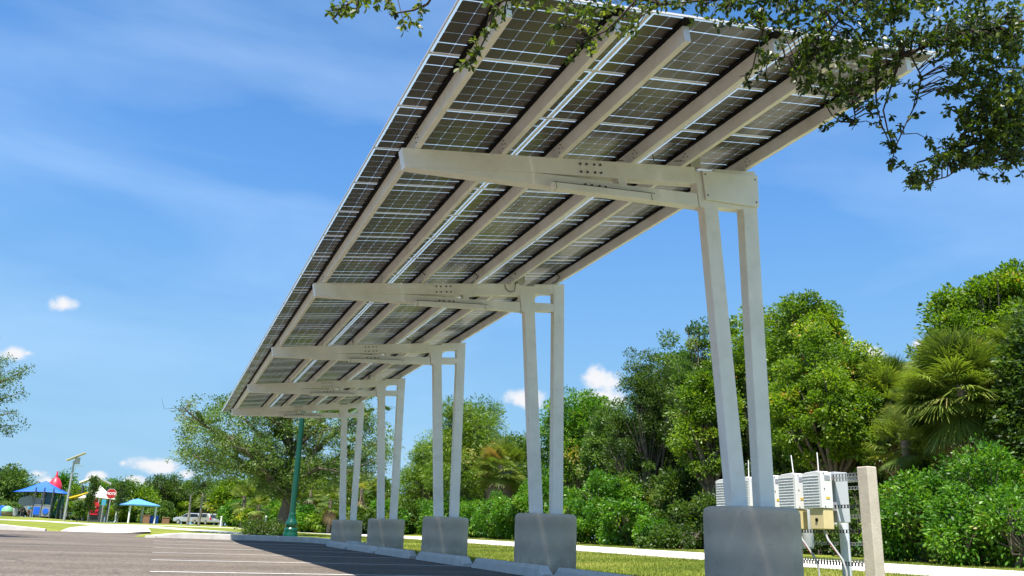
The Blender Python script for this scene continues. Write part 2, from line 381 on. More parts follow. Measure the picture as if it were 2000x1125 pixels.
# wheel stops
def wheelstop(L=2.9):
    mb = MB(); prof = [(-.09, 0), (-.08, .11), (-.05, .155), (.05, .155), (.08, .11), (.09, 0)]
    n = len(prof); st = [(-L/2, .35), (-L/2+.12, 1), (L/2-.12, 1), (L/2, .35)]
    vs = [(a, y, b*s_+(0)) for y, s_ in st for a, b in prof]
    mb.add(vs, [(i*n+j, (i+1)*n+j, (i+1)*n+(j+1) % n, i*n+(j+1) % n) for i in range(3) for j in range(n)])
    mb.add(vs[:n], [tuple(range(n))]); mb.add(vs[-n:], [tuple(range(n-1, -1, -1))])
    return mb.mesh('wheel_stop', KERB)
wsm = wheelstop()
wl = ['concrete wheel stop closest to the camera', 'concrete wheel stop in front of the second nearest concrete pier', 'concrete wheel stop between the second and third nearest piers',
      'concrete wheel stop in front of the third nearest concrete pier', 'concrete wheel stop in front of the second farthest concrete pier', 'small far concrete wheel stop beside the end of the kerb']
for k in range(6):
    y = 9.35+.4+k*LW-.25
    if k == 0: y = 8.9
    yc = 12.15+ (k-1)*LW if k else 8.95
    o = link('wheel_stop', wsm); o.location = (4.83+random.uniform(-.05, .05), yc, prof_c(yc)-.002); o.rotation_euler = (.0053, 0, radians(random.uniform(-1.2, 1.2)))
    tag(o, wl[k], 'wheel stop', 'concrete wheel stops in front of the piers')

# ------------------------------------------------------------------ solar carport
XC, Y0, L_ = 5.277, 7.007, 4.816
SL = .13731556; AL = math.atan(SL); CA, SA = cos(AL), sin(AL)
OX, OZ = XC-3.67, 3.865
def sn(s, y, n): return (OX+s*CA-n*SA, y, OZ+s*SA+n*CA)
car = thing('solar_carport', 'long white steel solar carport with single row of columns and sloping panel roof', 'carport', (XC, Y0, 0))
car_inv = Matrix.Translation((-XC, -Y0, 0))
def cp(mb, name, m, bevel=0, parent=None):
    mb.v = [tuple(Vector(p)-Vector((XC, Y0, 0))) for p in mb.v]
    return mb.build(name, m, parent or car, bevel)

def pier(y, zb):
    mb = MB(); R = .45; h = .861-zb
    pr = [(R*1.0, 0), (R, h-.05), (R-.012, h-.02), (R-.04, h)]
    mb.lathe(pr, (XC, y, zb), 48); return mb
PIERS = []
for i in range(5):
    y = Y0+i*L_; zb = -.12
    PIERS.append(cp(pier(y, zb), 'concrete_pier', CONC))

F0, F1 = -.04, .075   # front/back of steel frames relative to frame line
def arm(yc):
    mb = MB()
    E = 3.93
    # upper chord, lower chord, posts (s,n)
    mb.prism([(0, 0), (.02, -.184), (1.28, -.165), (3.15, -.185), (3.15, 0)], yc+F0, yc+F1, 0, sn)
    mb.prism([(.021, -.1845), (.045, -.188), (3.13, -.437), (3.13, -.292), (2.31, -.245), (1.95, -.205), (1.28, -.1655)], yc+F0+.0015, yc+F1-.0015, 0, sn)
    mb.prism([(2.21, -.17), (2.21, -.27), (2.305, -.275), (2.305, -.17)], yc+F0-.002, yc+F1+.001, 0, sn)
    return mb
def legs(yc):
    out = []
    # front leg : from pier top to arm ; x relative to XC
    def P(a, y, b): return (XC+a, y, b)
    fl = [(-.237, .85), (-.062, .85), (-.272, 3.91), (-.276, 4.20), (-.50, 4.17), (-.447, 3.88)]
    fl = [(-.237, .85), (-.060, .85), (-.275, 3.90), (-.276, 4.29), (-.548, 4.252), (-.50, 3.86), (-.447, 3.85)]
    rl = [(.083, .85), (.258, .85), (.215, 4.399), (-.0, 4.30), (.04, 3.93)]
    rl = [(.083, .85), (.258, .85), (.222, 4.395), (.02, 4.362), (.045, 3.93)]
    m1 = MB().prism(fl, yc+F0-.003, yc+F1+.003, 0, P)
    m2 = MB().prism(rl, yc+F0-.0035, yc+F1+.0035, 0, P)
    m3 = MB()   # two short ties between the legs
    m3.prism([(-.30, 4.165), (-.30, 4.322), (.06, 4.372), (.06, 4.21)], yc+F0, yc+F1, 0, P)
    m3.prism([(-.30, 3.89), (-.30, 4.025), (.06, 4.055), (.06, 3.925)], yc+F0, yc+F1, 0, P)
    return m1, m2, m3
def bolts(yc):
    mb = MB()
    out = []
    for s in (1.803, 1.873, 1.958, 2.025):
        for q, n in ((0, -.048), (0, -.132), (.03, -.262-(s-1.8)*.07)):
            c = Vector(sn(s+q, yc+F0, n)); out.append(MB().tube([c+Vector((0, .004, 0)), c+Vector((0, -.012, 0))], .0125, 6))
    return out
def lightfix(yc):
    mb = MB(); y1 = yc+F0-.075; y2 = yc+F0-.004
    mb.prism([(1.44, -.275), (1.452, -.345), (2.556, -.422), (2.572, -.345)], y1, y2, 0, sn)
    me = MB()
    me.prism([(1.475, -.279), (1.479, -.348), (1.484, -.348), (1.48, -.279)], y1-.002, y2, 0, sn)
    me.prism([(2.52, -.343), (2.526, -.42), (2.531, -.42), (2.525, -.343)], y1-.002, y2, 0, sn)
    me.prism([(1.45, -.2755), (1.45, -.281), (2.57, -.350), (2.57, -.3445)], y1-.003, y2+.001, 0, sn)
    return mb, me
for i in range(5):
    yc = Y0+i*L_
    a = cp(arm(yc), 'cantilever_arm', STEEL, .006)
    l1, l2, l3 = legs(yc)
    cp(l1, 'leg', STEEL, .008); cp(l2, 'leg', STEEL, .008); cp(l3, 'leg_tie', STEEL, .006)
    for b in bolts(yc): cp(b, 'bolt', BOLT, parent=a)
    lf, le = lightfix(yc)
    lo = cp(lf, 'light_fixture', STEEL, .006)
    cp(le, 'light_seam', BOLT, parent=lo)
# cover plate on the nearest frame
mb = MB().prism([(-.471, 4.258), (-.438, 3.941), (.229, 3.972), (.229, 4.338)], Y0+F0-.03, Y0+F0-.012, 0, lambda a, y, b: (XC+a, y, b))
pl = cp(mb, 'cover_plate', STEEL, .003)
mb = MB()
for a, b in ((-.44, 4.22), (-.415, 3.99), (.19, 4.28), (.195, 4.02)):
    c = Vector((XC+a, Y0+F0-.03, b)); mb.tube([c, c-Vector((0, .006, 0))], .009, 8)
cp(mb, 'screw', BOLT, parent=pl)
# junction boxes on top of the arms and cables
for i, (s, w, h, d) in enumerate([(3.10, .13, .10, .10), (3.12, .13, .13, .1), None or (2.7, .05, .06, .05), (2.95, .07, .1, .05)]):
    yc = Y0+i*L_
    mb = MB().prism([(s, .002), (s, h), (s+w, h), (s+w, .002)], yc+F0-.01, yc+F0+.1, 0, sn)
    cp(mb, 'junction_box', [mat('junction_box_grey', (.45, .44, .40), .5)], .005)
mb = MB()
def cab(i, pts, r=.005):
    yc = Y0+i*L_; mb.tube([sn(s, yc+y, n) for s, y, n in pts], r, 5)
cab(0, [(2.62, -.1, .09), (2.64, -.07, .03), (2.70, -.045, .01)]); cab(0, [(2.9, -.05, .045), (3.0, -.06, .05), (3.1, -.05, .02)]); cab(0, [(2.2, -.06, .05), (2.23, -.05, .01), (2.3, -.045, .012)])
for s in (1.55, 2.35, 3.0, 3.7): cab(1, [(s-.03, -.3, .10), (s+.03, -.3, .04), (s+.05, -.1, .02), (s, -.045, .005)], .007)
cab(1, [(2.9, -.05, -.02), (2.92, -.06, -.1), (2.98, -.06, -.14), (3.05, -.06, -.12), (3.08, -.06, 0), (3.05, -.05, .05)], .006)
cab(2, [(1.5, -.2, .1), (1.55, -.1, .03), (1.62, -.05, .01)]); cab(2, [(2.6, -.2, .09), (2.8, -.1, .0), (2.95, -.05, .03)], .007)
cp(mb, 'cable_run', CABLE)

PR = [.18, 1.026, 1.618, 2.443, 3.045, 3.83]
YN, YF = Y0-2.285, Y0+21.05
for s in PR:
    mb = MB()
    mb.prism([(s-.055, .0015), (s-.055, .13), (s, .13), (s, .0015)], YN, YF, 0, sn)
    pu = cp(mb, 'purlin', STEEL, .004)
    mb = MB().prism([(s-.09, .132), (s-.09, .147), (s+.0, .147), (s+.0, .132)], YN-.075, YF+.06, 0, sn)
    cp(mb, 'dark_strip', BLACK, parent=pu)  # opaque black strip forming the dark band along the purlin's left side
    mb = MB()
    for i in range(5):
        yc = Y0+i*L_
        for dy, n in ((-.10, .03), (-.10, .075), (-.17, .05), (-.135, .095)):
            c = Vector(sn(s-.055, yc+dy, n)); cp(MB().tube([c, Vector(sn(s-.063, yc+dy, n))], .006, 6), 'bolt', BOLT, parent=pu)

# panels: 26 x 3, shared meshes
PW, PL = .905, 1.42
def panel_meshes():
    cells = MB(); y0 = .012+.022; x0 = .012+.021
    cy, gy, cx, gx = .1395, .0015, .1355, .0015
    yrows = []; y = y0
    for r in range(6):
        yrows.append((y, y+cy-gy)); y += cy
        if r in (0, 4): y += .0095
    ch = .0065
    for a, b in yrows:
        for k in range(10):
            xa = x0+k*cx; xb = xa+cx-gx
            P = [(xa+ch, a), (xb-ch, a), (xb, a+ch), (xb, b-ch), (xb-ch, b), (xa+ch, b), (xa, b-ch), (xa, a+ch)]
            cells.add([(p[0], p[1], 0) for p in P], [tuple(range(8))])
    gl = MB(); gl.box(.008, PL-.010, .008, PW-.009, .004, .009)
    fr = MB(); w = .0115; X1, Y1 = PL-.0025, PW-.0015
    fr.box(0, X1, 0, w, -.004, .012); fr.box(0, X1, Y1-w, Y1, -.004, .012)
    fr.box(0, w, w+.0005, Y1-w-.0005, -.0035, .0115); fr.box(X1-w, X1, w+.0005, Y1-w-.0005, -.0035, .0115)
    jb = MB(); 
    return cells.mesh('cells', CELL), gl.mesh('glass', GLASS), fr.mesh('frame', ALU)
cm, gm, fm = panel_meshes()
PY0 = Y0-2.37
# orient panel local (x along slope, y along row)
rotm = Matrix.Rotation(-AL, 4, 'Y')
for r in range(26):
    for c in range(3):
        p = Vector(sn(-.165+c*PL, PY0+r*PW, .152))-Vector((XC, Y0, 0))
        o = link('solar_panel', gm, car); o.matrix_local = Matrix.Translation(p) @ rotm
        link('panel_frame', fm, o); link('cell_grid', cm, o)
# long top seals over the two joints
# ------------------------------------------------------------------ lamp post
b = at_y(568, hor(568), 31.2); zb = g(b.x, 31.2)
lp = thing('lamp_post', 'dark green lamp post with bell shaped base beside the oak beyond the carport', 'lamp post', (b.x, 31.2, zb))
MB().lathe([(.25, 0), (.25, .12), (.22, .16), (.23, .2), (.23, .27), (.19, .3), (.17, .33), (.2, .36), (.215, .42), (.19, .5), (.14, .58), (.115, .68), (.12, .72), (.12, .76), (.1, .8)], k=20).build('base', GREEN, lp)
MB().lathe([(.10, .78), (.098, 2.5), (.075, 6.9), (.09, 6.95), (.05, 7.05)], k=14).build('pole', GREEN, lp)
MB().lathe([(.06, 7.0), (.16, 7.15), (.2, 7.45), (.26, 7.5), (.12, 7.7), (.02, 7.85)], k=14).build('lantern', [mat('lantern_cream', (.7, .68, .6), .4)], lp)

# ------------------------------------------------------------------ inverter rack
RX0, RX1 = 8.22, 8.40
gr = g(8.3, 10)
rk = thing('inverter_rack', 'concrete post rack of white solar inverters standing on the grass behind the nearest pier', 'equipment rack', (8.3, 10.3, gr))
def rp(mb, name, m, bevel=0, parent=None):
    mb.v = [tuple(Vector(p)-Vector((8.3, 10.3, gr))) for p in mb.v]
    return mb.build(name, m, parent or rk, bevel)
for y in (8.36, 10.9):
    mb = MB().box(8.06, 8.21, y, y+.18, gr-.2, 1.505); rp(mb, 'post', POSTC, .012)
for y in (8.9, 10.9):
    mb = MB().box(8.62, 8.74, y, y+.15, gr-.2, 1.42); rp(mb, 'post', POSTC, .012)
def rail(x, z, y0, y1, m, h=.042):
    mb = MB(); t = .004
    # channel with real slots: web built as rungs
    mb.box(x-.02, x+.02, y0, y1, z-h/2, z-h/2+t); mb.box(x-.02, x+.02, y0, y1, z+h/2-t, z+h/2)
    y = y0
    while y < y1:
        mb.box(x-.003, x+.001, y, min(y1, y+.025), z-h/2+t, z+h/2-t); y += .055
    rp(mb, 'slotted_rail', m)
for z in (1.415, 1.365): rail(8.085, z, 8.42, 11.1, GALV)
rail(8.085, 1.03, 8.42, 11.1, DARKST); rail(8.085, .725, 8.42, 11.1, DARKST); rail(8.085, .335, 8.42, 11.1, DARKST, .05)
for z in (1.40, 1.30, .93, .58, .36): rail(8.60, z, 8.95, 11.1, GALV)
for k in range(5):
    y = 8.98+k*.49
    iv = bpy.data.objects.new('inverter', None); C.objects.link(iv); iv.parent = rk
    mb = MB(); x0, x1 = 7.87, 8.05; w = .35; z0, z1 = 1.005, 1.475
    mb.prism([(0, z0), (0, z1-.02), (.07, z1), (w*.8, z1-.012), (w, z1-.03), (w, z0)], x0, x1, 0, lambda a, x, b: (x, y+a, b))
    rp(mb, 'housing', INVW, .006, iv)
    mb = MB()
    for q in range(11):
        z = z0+.035+q*.037; mb.box(x0-.006, x0-.0005, y+.04, y+w-.01, z, z+.005)
    rp(mb, 'rib_set', mat('rib_grey', (.60, .61, .62), .5), .002, iv)
    mb = MB().box(7.93, 8.02, y-.004, y-.0005, 1.36, 1.42); rp(mb, 'rating_label', mat('label_grey', (.30, .31, .33), .5), parent=iv)
    mb = MB().box(7.94, 8.0, y-.0035, y-.0005, 1.12, 1.15); rp(mb, 'warning_label', mat('label_yellow', (.65, .45, .05), .5), parent=iv)
    mb = MB()
    for z in (1.03, 1.25, 1.45):
        mb.tube([(x0+.05, y-.001, z), (x0+.05, y-.006, z)], .008, 6)
    rp(mb, 'screw', BOLT, parent=iv)
    mb = MB().box(7.89, 8.05, y+.01, y+.27, .745, 1.0); jb = rp(mb, 'wiring_box', YEL, .008, iv)
    mb = MB().tube([(7.88, y+.14, .86), (7.895, y+.14, .86)], .024, 12)
    rp(mb, 'knob', BLACK, parent=iv)
    mb = MB().tube([(7.95, y+.12, 1.46), (7.95, y+.12+random.uniform(-.02, .04), 1.72)], .007, 8); rp(mb, 'antenna', WHITE, parent=iv)
    mb = MB(); dx = .0
    mb.tube([(7.93, y+.07, .75), (7.94, y+.02, .62), (7.99, y-.16, .38), (8.0, y-.2, .25), (8.0, y-.2, gr-.1)], .014, 8)
    cc = rp(mb, 'conduit', COND, parent=iv)
    mb = MB().tube([(7.949, y-.012, .575), (7.981, y-.125, .425)], .0145, 8); rp(mb, 'red_band', RED, parent=iv)
rp(MB().box(8.12, 8.33, 9.0, 9.35, .84, 1.475), 'grey_cabinet', INVG, .006)
rp(MB().tube([(8.53, 9.35, gr-.1), (8.53, 9.35, 1.42)], .062, 16), 'pipe', PVC)
rp(MB().tube([(8.42, 9.95, .50), (8.42, 9.95, .53), (8.42, 9.95, 1.3)], [.07, .085, .085], 16), 'pipe', PVC)
rp(MB().box(8.44, 8.56, 9.5, 9.95, .82, 1.38), 'grey_cabinet', INVG, .006)
rp(MB().box(8.44, 8.56, 10.0, 10.9, .62, 1.40), 'grey_cabinet', INVG, .006)

# ------------------------------------------------------------------ foliage
def quads_mesh(name, V, tint, m, nv=4):
    """V: (N,nv,3) float ; one n-gon each"""
    n = V.shape[0]; me = bpy.data.meshes.new(name)
    me.vertices.add(n*nv); me.vertices.foreach_set('co', V.reshape(-1).astype(np.float32))
    me.loops.add(n*nv); me.loops.foreach_set('vertex_index', np.arange(n*nv, dtype=np.int32))
    me.polygons.add(n); me.polygons.foreach_set('loop_start', np.arange(0, n*nv, nv, dtype=np.int32))
    me.polygons.foreach_set('loop_total', np.full(n, nv, dtype=np.int32))
    a = me.attributes.new('tint', 'FLOAT', 'FACE'); a.data.foreach_set('value', tint.astype(np.float32))
    me.materials.append(m); me.update(calc_edges=True); return me
def unit(v): return v/np.maximum(1e-9, np.linalg.norm(v, axis=-1, keepdims=True))
def leafquads(c, d, size, aspect=.45, up=.5, sj=.35):
    """leaf centres c, preferred direction d"""
    n = len(c); d = unit(d+RNG.normal(0, .45, (n, 3)))
    nrm = unit(RNG.normal(0, 1, (n, 3))+np.array([0, 0, up])); s = unit(np.cross(d, nrm))
    L = size*(1+RNG.uniform(-sj, sj, (n, 1))); W = L*aspect
    fold = np.cross(s, d)*W*.25
    return np.stack([c-d*L/2, c+s*W/2+fold+d*L*.05, c+d*L/2, c-s*W/2+fold+d*L*.05], 1)
def crown_pts(blobs, nclump, nleaf, rc, shell=(.72, 1.04), flat=.75, flip=.55):
    """returns leaf centres, outward dirs, tint. blobs = [(c,(rx,ry,rz))]"""
    vol = np.array([b[1][0]*b[1][1]+b[1][1]*b[1][2]+b[1][0]*b[1][2] for b in blobs]); vol = vol/vol.sum()
    cs = []; ds = []; ts = []
    for (c, r), w in zip(blobs, vol):
        k = max(3, int(nclump*w)); u = unit(RNG.normal(0, 1, (k, 3))); u[:, 2] = np.where(u[:, 2] < -flip, -u[:, 2], u[:, 2])
        rad = RNG.uniform(shell[0], shell[1], (k, 1)); cc = np.array(c)+u*rad*np.array(r)
        sz = rc*RNG.uniform(.55, 1.35, (k, 1))
        tt = RNG.normal(.5, .16, k)
        nl = nleaf
        v = unit(RNG.normal(0, 1, (k, nl, 3)))*(RNG.uniform(.25, 1, (k, nl, 1))**.6)
        v[:, :, 2] *= flat
        p = cc[:, None, :]+v*sz[:, None, :]
        dd = unit(v)*.8+u[:, None, :]*.5+np.array([0, 0, -.25])
        cs.append(p.reshape(-1, 3)); ds.append(dd.reshape(-1, 3)); ts.append((tt[:, None]+RNG.normal(0, .13, (k, nl))).reshape(-1))
    return np.concatenate(cs), np.concatenate(ds), np.clip(np.concatenate(ts), 0, 1)
LM = {
 'oak': leafmat('oak_leaf', [(0, (.025, .058, .012)), (.45, (.065, .130, .020)), (.8, (.135, .22, .04)), (1, (.26, .30, .10))]),
 'bright': leafmat('bright_leaf', [(0, (.022, .072, .007)), (.35, (.048, .150, .010)), (.6, (.085, .205, .012)), (.85, (.16, .29, .018)), (.97, (.28, .34, .035)), (1, (.30, .22, .06))]),
 'lime': leafmat('lime_leaf', [(0, (.035, .085, .009)), (.5, (.115, .200, .012)), (.8, (.21, .31, .022)), (.96, (.36, .38, .04)), (1, (.45, .20, .04))], .42),
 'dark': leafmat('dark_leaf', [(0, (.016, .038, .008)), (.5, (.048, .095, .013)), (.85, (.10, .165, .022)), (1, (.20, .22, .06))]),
 'pine': leafmat('pine_needle', [(0, (.035, .090, .008)), (.5, (.115, .20, .014)), (.85, (.20, .29, .025)), (1, (.30, .30, .08))]),
 'near': leafmat('near_oak_leaf', [(0, (.016, .030, .006)), (.5, (.042, .072, .011)), (.85, (.090, .130, .020)), (1, (.16, .18, .03))], .40, .4),
 'palm': leafmat('palm_blade', [(0, (.045, .075, .016)), (.5, (.125, .18, .028)), (.8, (.23, .28, .05)), (.93, (.34, .32, .10)), (1, (.28, .16, .07))], .3, .4),
 'dead': leafmat('dead_palm_blade', [(0, (.10, .065, .035)), (.5, (.26, .18, .10)), (1, (.42, .32, .18))], .2, .7),
 'grass': leafmat('grass_blade', [(0, (.10, .14, .02)), (.5, (.20, .25, .03)), (.85, (.33, .33, .07)), (1, (.42, .36, .14))], .3, .7),
}
def tree(name, label, cat, base, H, blobs, kind, bark, nclump=90, nleaf=120, rc=.55, leaf=.13, aspect=.45, trunk_r=.16, group=None, shell=(.72, 1.04), flat=.75, fork=.35, trunks=1, lean=(0, 0), flip=.55):
    """blobs given in coordinates relative to the base"""
    t = thing(name, label, cat, base, 0, group)
    c, d, ti = crown_pts(blobs, nclump, nleaf, rc, shell, flat, flip)
    me = quads_mesh('crown', leafquads(c, d, leaf, aspect), ti, LM[kind]); link('crown', me, t)
    mb = MB()
    for k in range(trunks):
        o = Vector((random.uniform(-.3, .3)*k, random.uniform(-.3, .3)*k, -.2))
        fk = Vector((lean[0], lean[1], H*fork))
        mb.tube([o, o.lerp(fk, .5)+Vector((random.uniform(-.1, .1), 0, 0)), fk], [trunk_r*1.25, trunk_r, trunk_r*.8], 9)
        for (bc, br) in blobs:
            bc = Vector(bc)
            for q in range(3):
                e = bc+Vector((random.uniform(-.6, .6)*br[0], random.uniform(-.6, .6)*br[1], random.uniform(-.2, .6)*br[2]))
                m_ = fk.lerp(e, .5)+Vector((random.uniform(-.25, .25), random.uniform(-.25, .25), random.uniform(-.3, .1)))
                mb.tube([fk-Vector((0, 0, .05)), m_, e], [trunk_r*.55, trunk_r*.3, trunk_r*.08], 6, cap=False)
                for w in range(2):
                    e2 = e+Vector((random.uniform(-.7, .7)*br[0]*.6, random.uniform(-.7, .7)*br[1]*.6, random.uniform(-.1, .7)*br[2]*.6))
                    mb.tube([m_, m_.lerp(e2, .6)+Vector((0, 0, .1)), e2], [trunk_r*.25, trunk_r*.14, trunk_r*.04], 5, cap=False)
    mb.build('trunk', bark, t)
    return t
# positions from the view: u = column in the photo, X = distance right of the lot axis
def on_line(u, X, v=None):
    d = ray(u, hor(u) if v is None else v); k = X/d.x; return (X, d.y*k, g(X, d.y*k)), d.dot(FW)*k
def top_h(u, v, dep, zb): return CAMH+(hor(u)-v)/F_PX*dep*1.02-zb
def on_y(u, y, v=None):
    d = ray(u, hor(u) if v is None else v); k = y/d.y; return (d.x*k, y, g(d.x*k, y)), k

def shrub(u, X, vtop, wpx, kind, label, leaf=.13, n=1.0, group='shrubs along the far side of the path', name='shrub', yy=None):
    (p, dep) = on_line(u, X, lerp(vtop, 1050, .4)) if yy is None else on_y(u, yy)
    H = max(.4, top_h(u, vtop, dep, p[2])); W = wpx/F_PX*dep/2
    blobs = [((0, 0, H*.45), (W*.9, W*.9, H*.5))]
    for k in range(5):
        a = random.uniform(0, 2*pi); r = random.uniform(.4, .75)*W
        blobs.append(((cos(a)*r, sin(a)*r, H*random.uniform(.22, .62)), (W*.5, W*.5, H*random.uniform(.28, .36))))
    area = W*W*4+W*H*6
    return tree(name, label, 'shrub', p, H, blobs, kind, BARK, nclump=int(max(14, min(150, area*3.2*n))), nleaf=int(165), rc=.42 if dep < 45 else .58, leaf=leaf, trunk_r=.06, group=group, shell=(.6, 1.05), fork=.2, trunks=2, flip=.97)
def bigtree(u, X, vtop, wpx, kind, label, vlow=None, leaf=.16, ncl=160, nleaf=120, rc=.6, nb=9, name='broadleaf_tree', bark=BARK, yy=None, seed=None, spread=1.0, group=None, tr=.17, shell=(.7, 1.05), aspect=.45, jag=.3):
    if seed is not None: random.seed(seed)
    vm_ = lerp(vtop, 1020, .35); (p, dep) = on_line(u, X, vm_) if yy is None else on_y(u, yy, vm_)
    dep = ray(u, hor(u)).dot(FW)*(p[1]/ray(u, hor(u)).y) if yy is not None else Vector((p[0], p[1], 0)).dot(FW)
    H = top_h(u, vtop, dep, p[2]); W = wpx/F_PX*dep/2
    zl = H*.3 if vlow is None else max(.3, top_h(u, vlow, dep, p[2]))
    Hc = H-zl; blobs = [((0, 0, zl+Hc*.45), (W*.62, W*.62, Hc*.42))]
    for k in range(nb):
        a = 2*pi*k/nb+random.uniform(-.4, .4); el = random.uniform(-.55, 1.2)
        r = W*.62*cos(el); s = random.uniform(.26, .42)
        blobs.append(((cos(a)*r*spread, sin(a)*r, zl+Hc*.5+sin(el)*Hc*.36), (W*s, W*s, Hc*s*.75)))
    blobs.append(((W*random.uniform(-.25, .25), 0, zl+Hc*.8), (W*.38, W*.38, Hc*.2)))
    return tree(name, label, 'tree', p, H, blobs, kind, bark, nclump=int(ncl*.66), nleaf=int(nleaf*1.45), rc=rc*1.28, leaf=leaf, trunk_r=tr, group=group, shell=shell, fork=max(.12, zl/H*.9), aspect=aspect, flip=.8)

# trees and shrubs on the far side of the path, right part of the photo
bigtree(1962, 22.5, 566, 330, 'lime', 'tall round broadleaf tree rising behind the big palm at the right edge', vlow=960, ncl=850, seed=3, rc=.36, leaf=.14, nb=24)
bigtree(1575, 22.0, 602, 230, 'lime', 'tallest broadleaf tree, its top just right of the nearest carport legs', vlow=980, ncl=700, seed=5, rc=.36, leaf=.13, nb=18)
bigtree(1470, 23.5, 618, 210, 'lime', 'tall broadleaf tree showing between the nearest carport legs', vlow=990, ncl=430, seed=8, rc=.38, leaf=.14, nb=15)
bigtree(1390, 22.5, 655, 190, 'oak', 'broadleaf tree crown just left of the nearest carport legs', vlow=1000, ncl=400, seed=9, rc=.38, leaf=.13, nb=15)
bigtree(1620, 19.2, 670, 260, 'lime', 'yellow green broadleaf tree in front, hanging low over the inverters', vlow=940, ncl=560, seed=10, rc=.33, leaf=.12, nb=18)
bigtree(1385, 19.6, 755, 150, 'lime', 'lower yellow green tree left of the nearest legs above dark undergrowth', vlow=960, ncl=300, seed=12, rc=.33, leaf=.12, nb=12)
bigtree(1265, 21.0, 710, 190, 'dark', 'dark fine leaved tree with pointed top left of the nearest legs', vlow=1040, ncl=560, seed=14, rc=.36, leaf=.10, nb=18)
bigtree(1330, 25, 685, 190, 'oak', 'mid green tree behind the dark pointed tree', vlow=1000, ncl=330, seed=15, rc=.42, nb=13)
bigtree(1130, 24.0, 786, 170, 'bright', 'green tree right behind the second nearest carport legs', vlow=1020, ncl=330, seed=17, rc=.5, leaf=.16, nb=13)
bigtree(1205, 22.5, 815, 150, 'oak', 'small olive tree left of the dark pointed tree', vlow=1030, ncl=330, seed=18, rc=.42, nb=13)
bigtree(925, 19.0, 797, 200, 'pine', 'big rounded pine with bright green tufted crown between the middle legs', vlow=1010, ncl=420, seed=20, rc=.72, leaf=.24, aspect=.2, name='pine_tree', nb=13, tr=.3)
bigtree(830, 19.0, 870, 110, 'pine', 'lower dark sided pine behind the third nearest legs', vlow=1025, ncl=220, seed=21, rc=.72, leaf=.24, aspect=.2, name='pine_tree', tr=.22)
bigtree(1010, 23.0, 870, 110, 'oak', 'olive tree behind the dead fronded palm', vlow=1020, ncl=220, seed=22, rc=.6, leaf=.18)
bigtree(1745, 24.5, 728, 150, 'oak', 'low tree filling the gap behind the two palms', vlow=990, ncl=330, seed=24, rc=.42, leaf=.14, nb=13)
bigtree(1830, 24.5, 700, 150, 'oak', 'olive tree behind the big palm on its left side', vlow=990, ncl=330, seed=25, rc=.42, leaf=.14, nb=13)
bigtree(2070, 19, 640, 220, 'dark', 'dark tree cut by the right edge of the photo', vlow=1040, ncl=520, seed=26, rc=.4, leaf=.13, nb=13)
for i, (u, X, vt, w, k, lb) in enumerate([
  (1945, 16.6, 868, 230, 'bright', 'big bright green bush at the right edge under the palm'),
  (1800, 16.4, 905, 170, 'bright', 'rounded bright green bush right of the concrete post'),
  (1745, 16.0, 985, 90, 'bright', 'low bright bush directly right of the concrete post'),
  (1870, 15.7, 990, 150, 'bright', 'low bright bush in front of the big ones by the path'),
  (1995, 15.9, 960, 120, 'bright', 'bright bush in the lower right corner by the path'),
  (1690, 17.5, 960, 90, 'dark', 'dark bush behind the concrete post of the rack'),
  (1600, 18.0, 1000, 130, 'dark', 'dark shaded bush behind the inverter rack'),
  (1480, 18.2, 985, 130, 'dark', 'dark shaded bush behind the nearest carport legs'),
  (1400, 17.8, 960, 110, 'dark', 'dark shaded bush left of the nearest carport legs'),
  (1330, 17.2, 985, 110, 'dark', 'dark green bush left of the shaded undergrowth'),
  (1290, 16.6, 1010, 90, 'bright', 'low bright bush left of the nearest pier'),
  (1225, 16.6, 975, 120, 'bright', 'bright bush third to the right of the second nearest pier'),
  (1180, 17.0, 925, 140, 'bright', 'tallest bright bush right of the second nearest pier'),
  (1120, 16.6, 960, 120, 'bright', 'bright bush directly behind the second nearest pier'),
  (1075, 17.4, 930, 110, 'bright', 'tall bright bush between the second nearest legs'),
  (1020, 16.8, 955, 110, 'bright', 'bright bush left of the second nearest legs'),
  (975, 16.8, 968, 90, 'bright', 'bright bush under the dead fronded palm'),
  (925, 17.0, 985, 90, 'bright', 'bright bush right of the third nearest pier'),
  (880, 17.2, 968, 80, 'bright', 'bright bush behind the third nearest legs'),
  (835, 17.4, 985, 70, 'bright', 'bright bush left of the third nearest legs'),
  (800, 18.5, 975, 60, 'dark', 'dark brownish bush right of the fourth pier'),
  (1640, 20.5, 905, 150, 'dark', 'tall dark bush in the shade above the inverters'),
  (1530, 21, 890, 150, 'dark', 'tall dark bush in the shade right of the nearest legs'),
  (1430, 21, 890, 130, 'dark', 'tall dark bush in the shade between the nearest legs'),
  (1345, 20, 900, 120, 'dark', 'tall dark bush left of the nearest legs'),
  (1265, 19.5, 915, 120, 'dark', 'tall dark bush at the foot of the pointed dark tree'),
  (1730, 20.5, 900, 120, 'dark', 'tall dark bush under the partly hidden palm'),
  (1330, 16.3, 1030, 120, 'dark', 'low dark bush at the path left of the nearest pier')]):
    random.seed(40+i); shrub(u, X, vt, w, k, lb, leaf=.10 if u > 1500 else .14, n=1.25 if u > 1650 else 1.0)

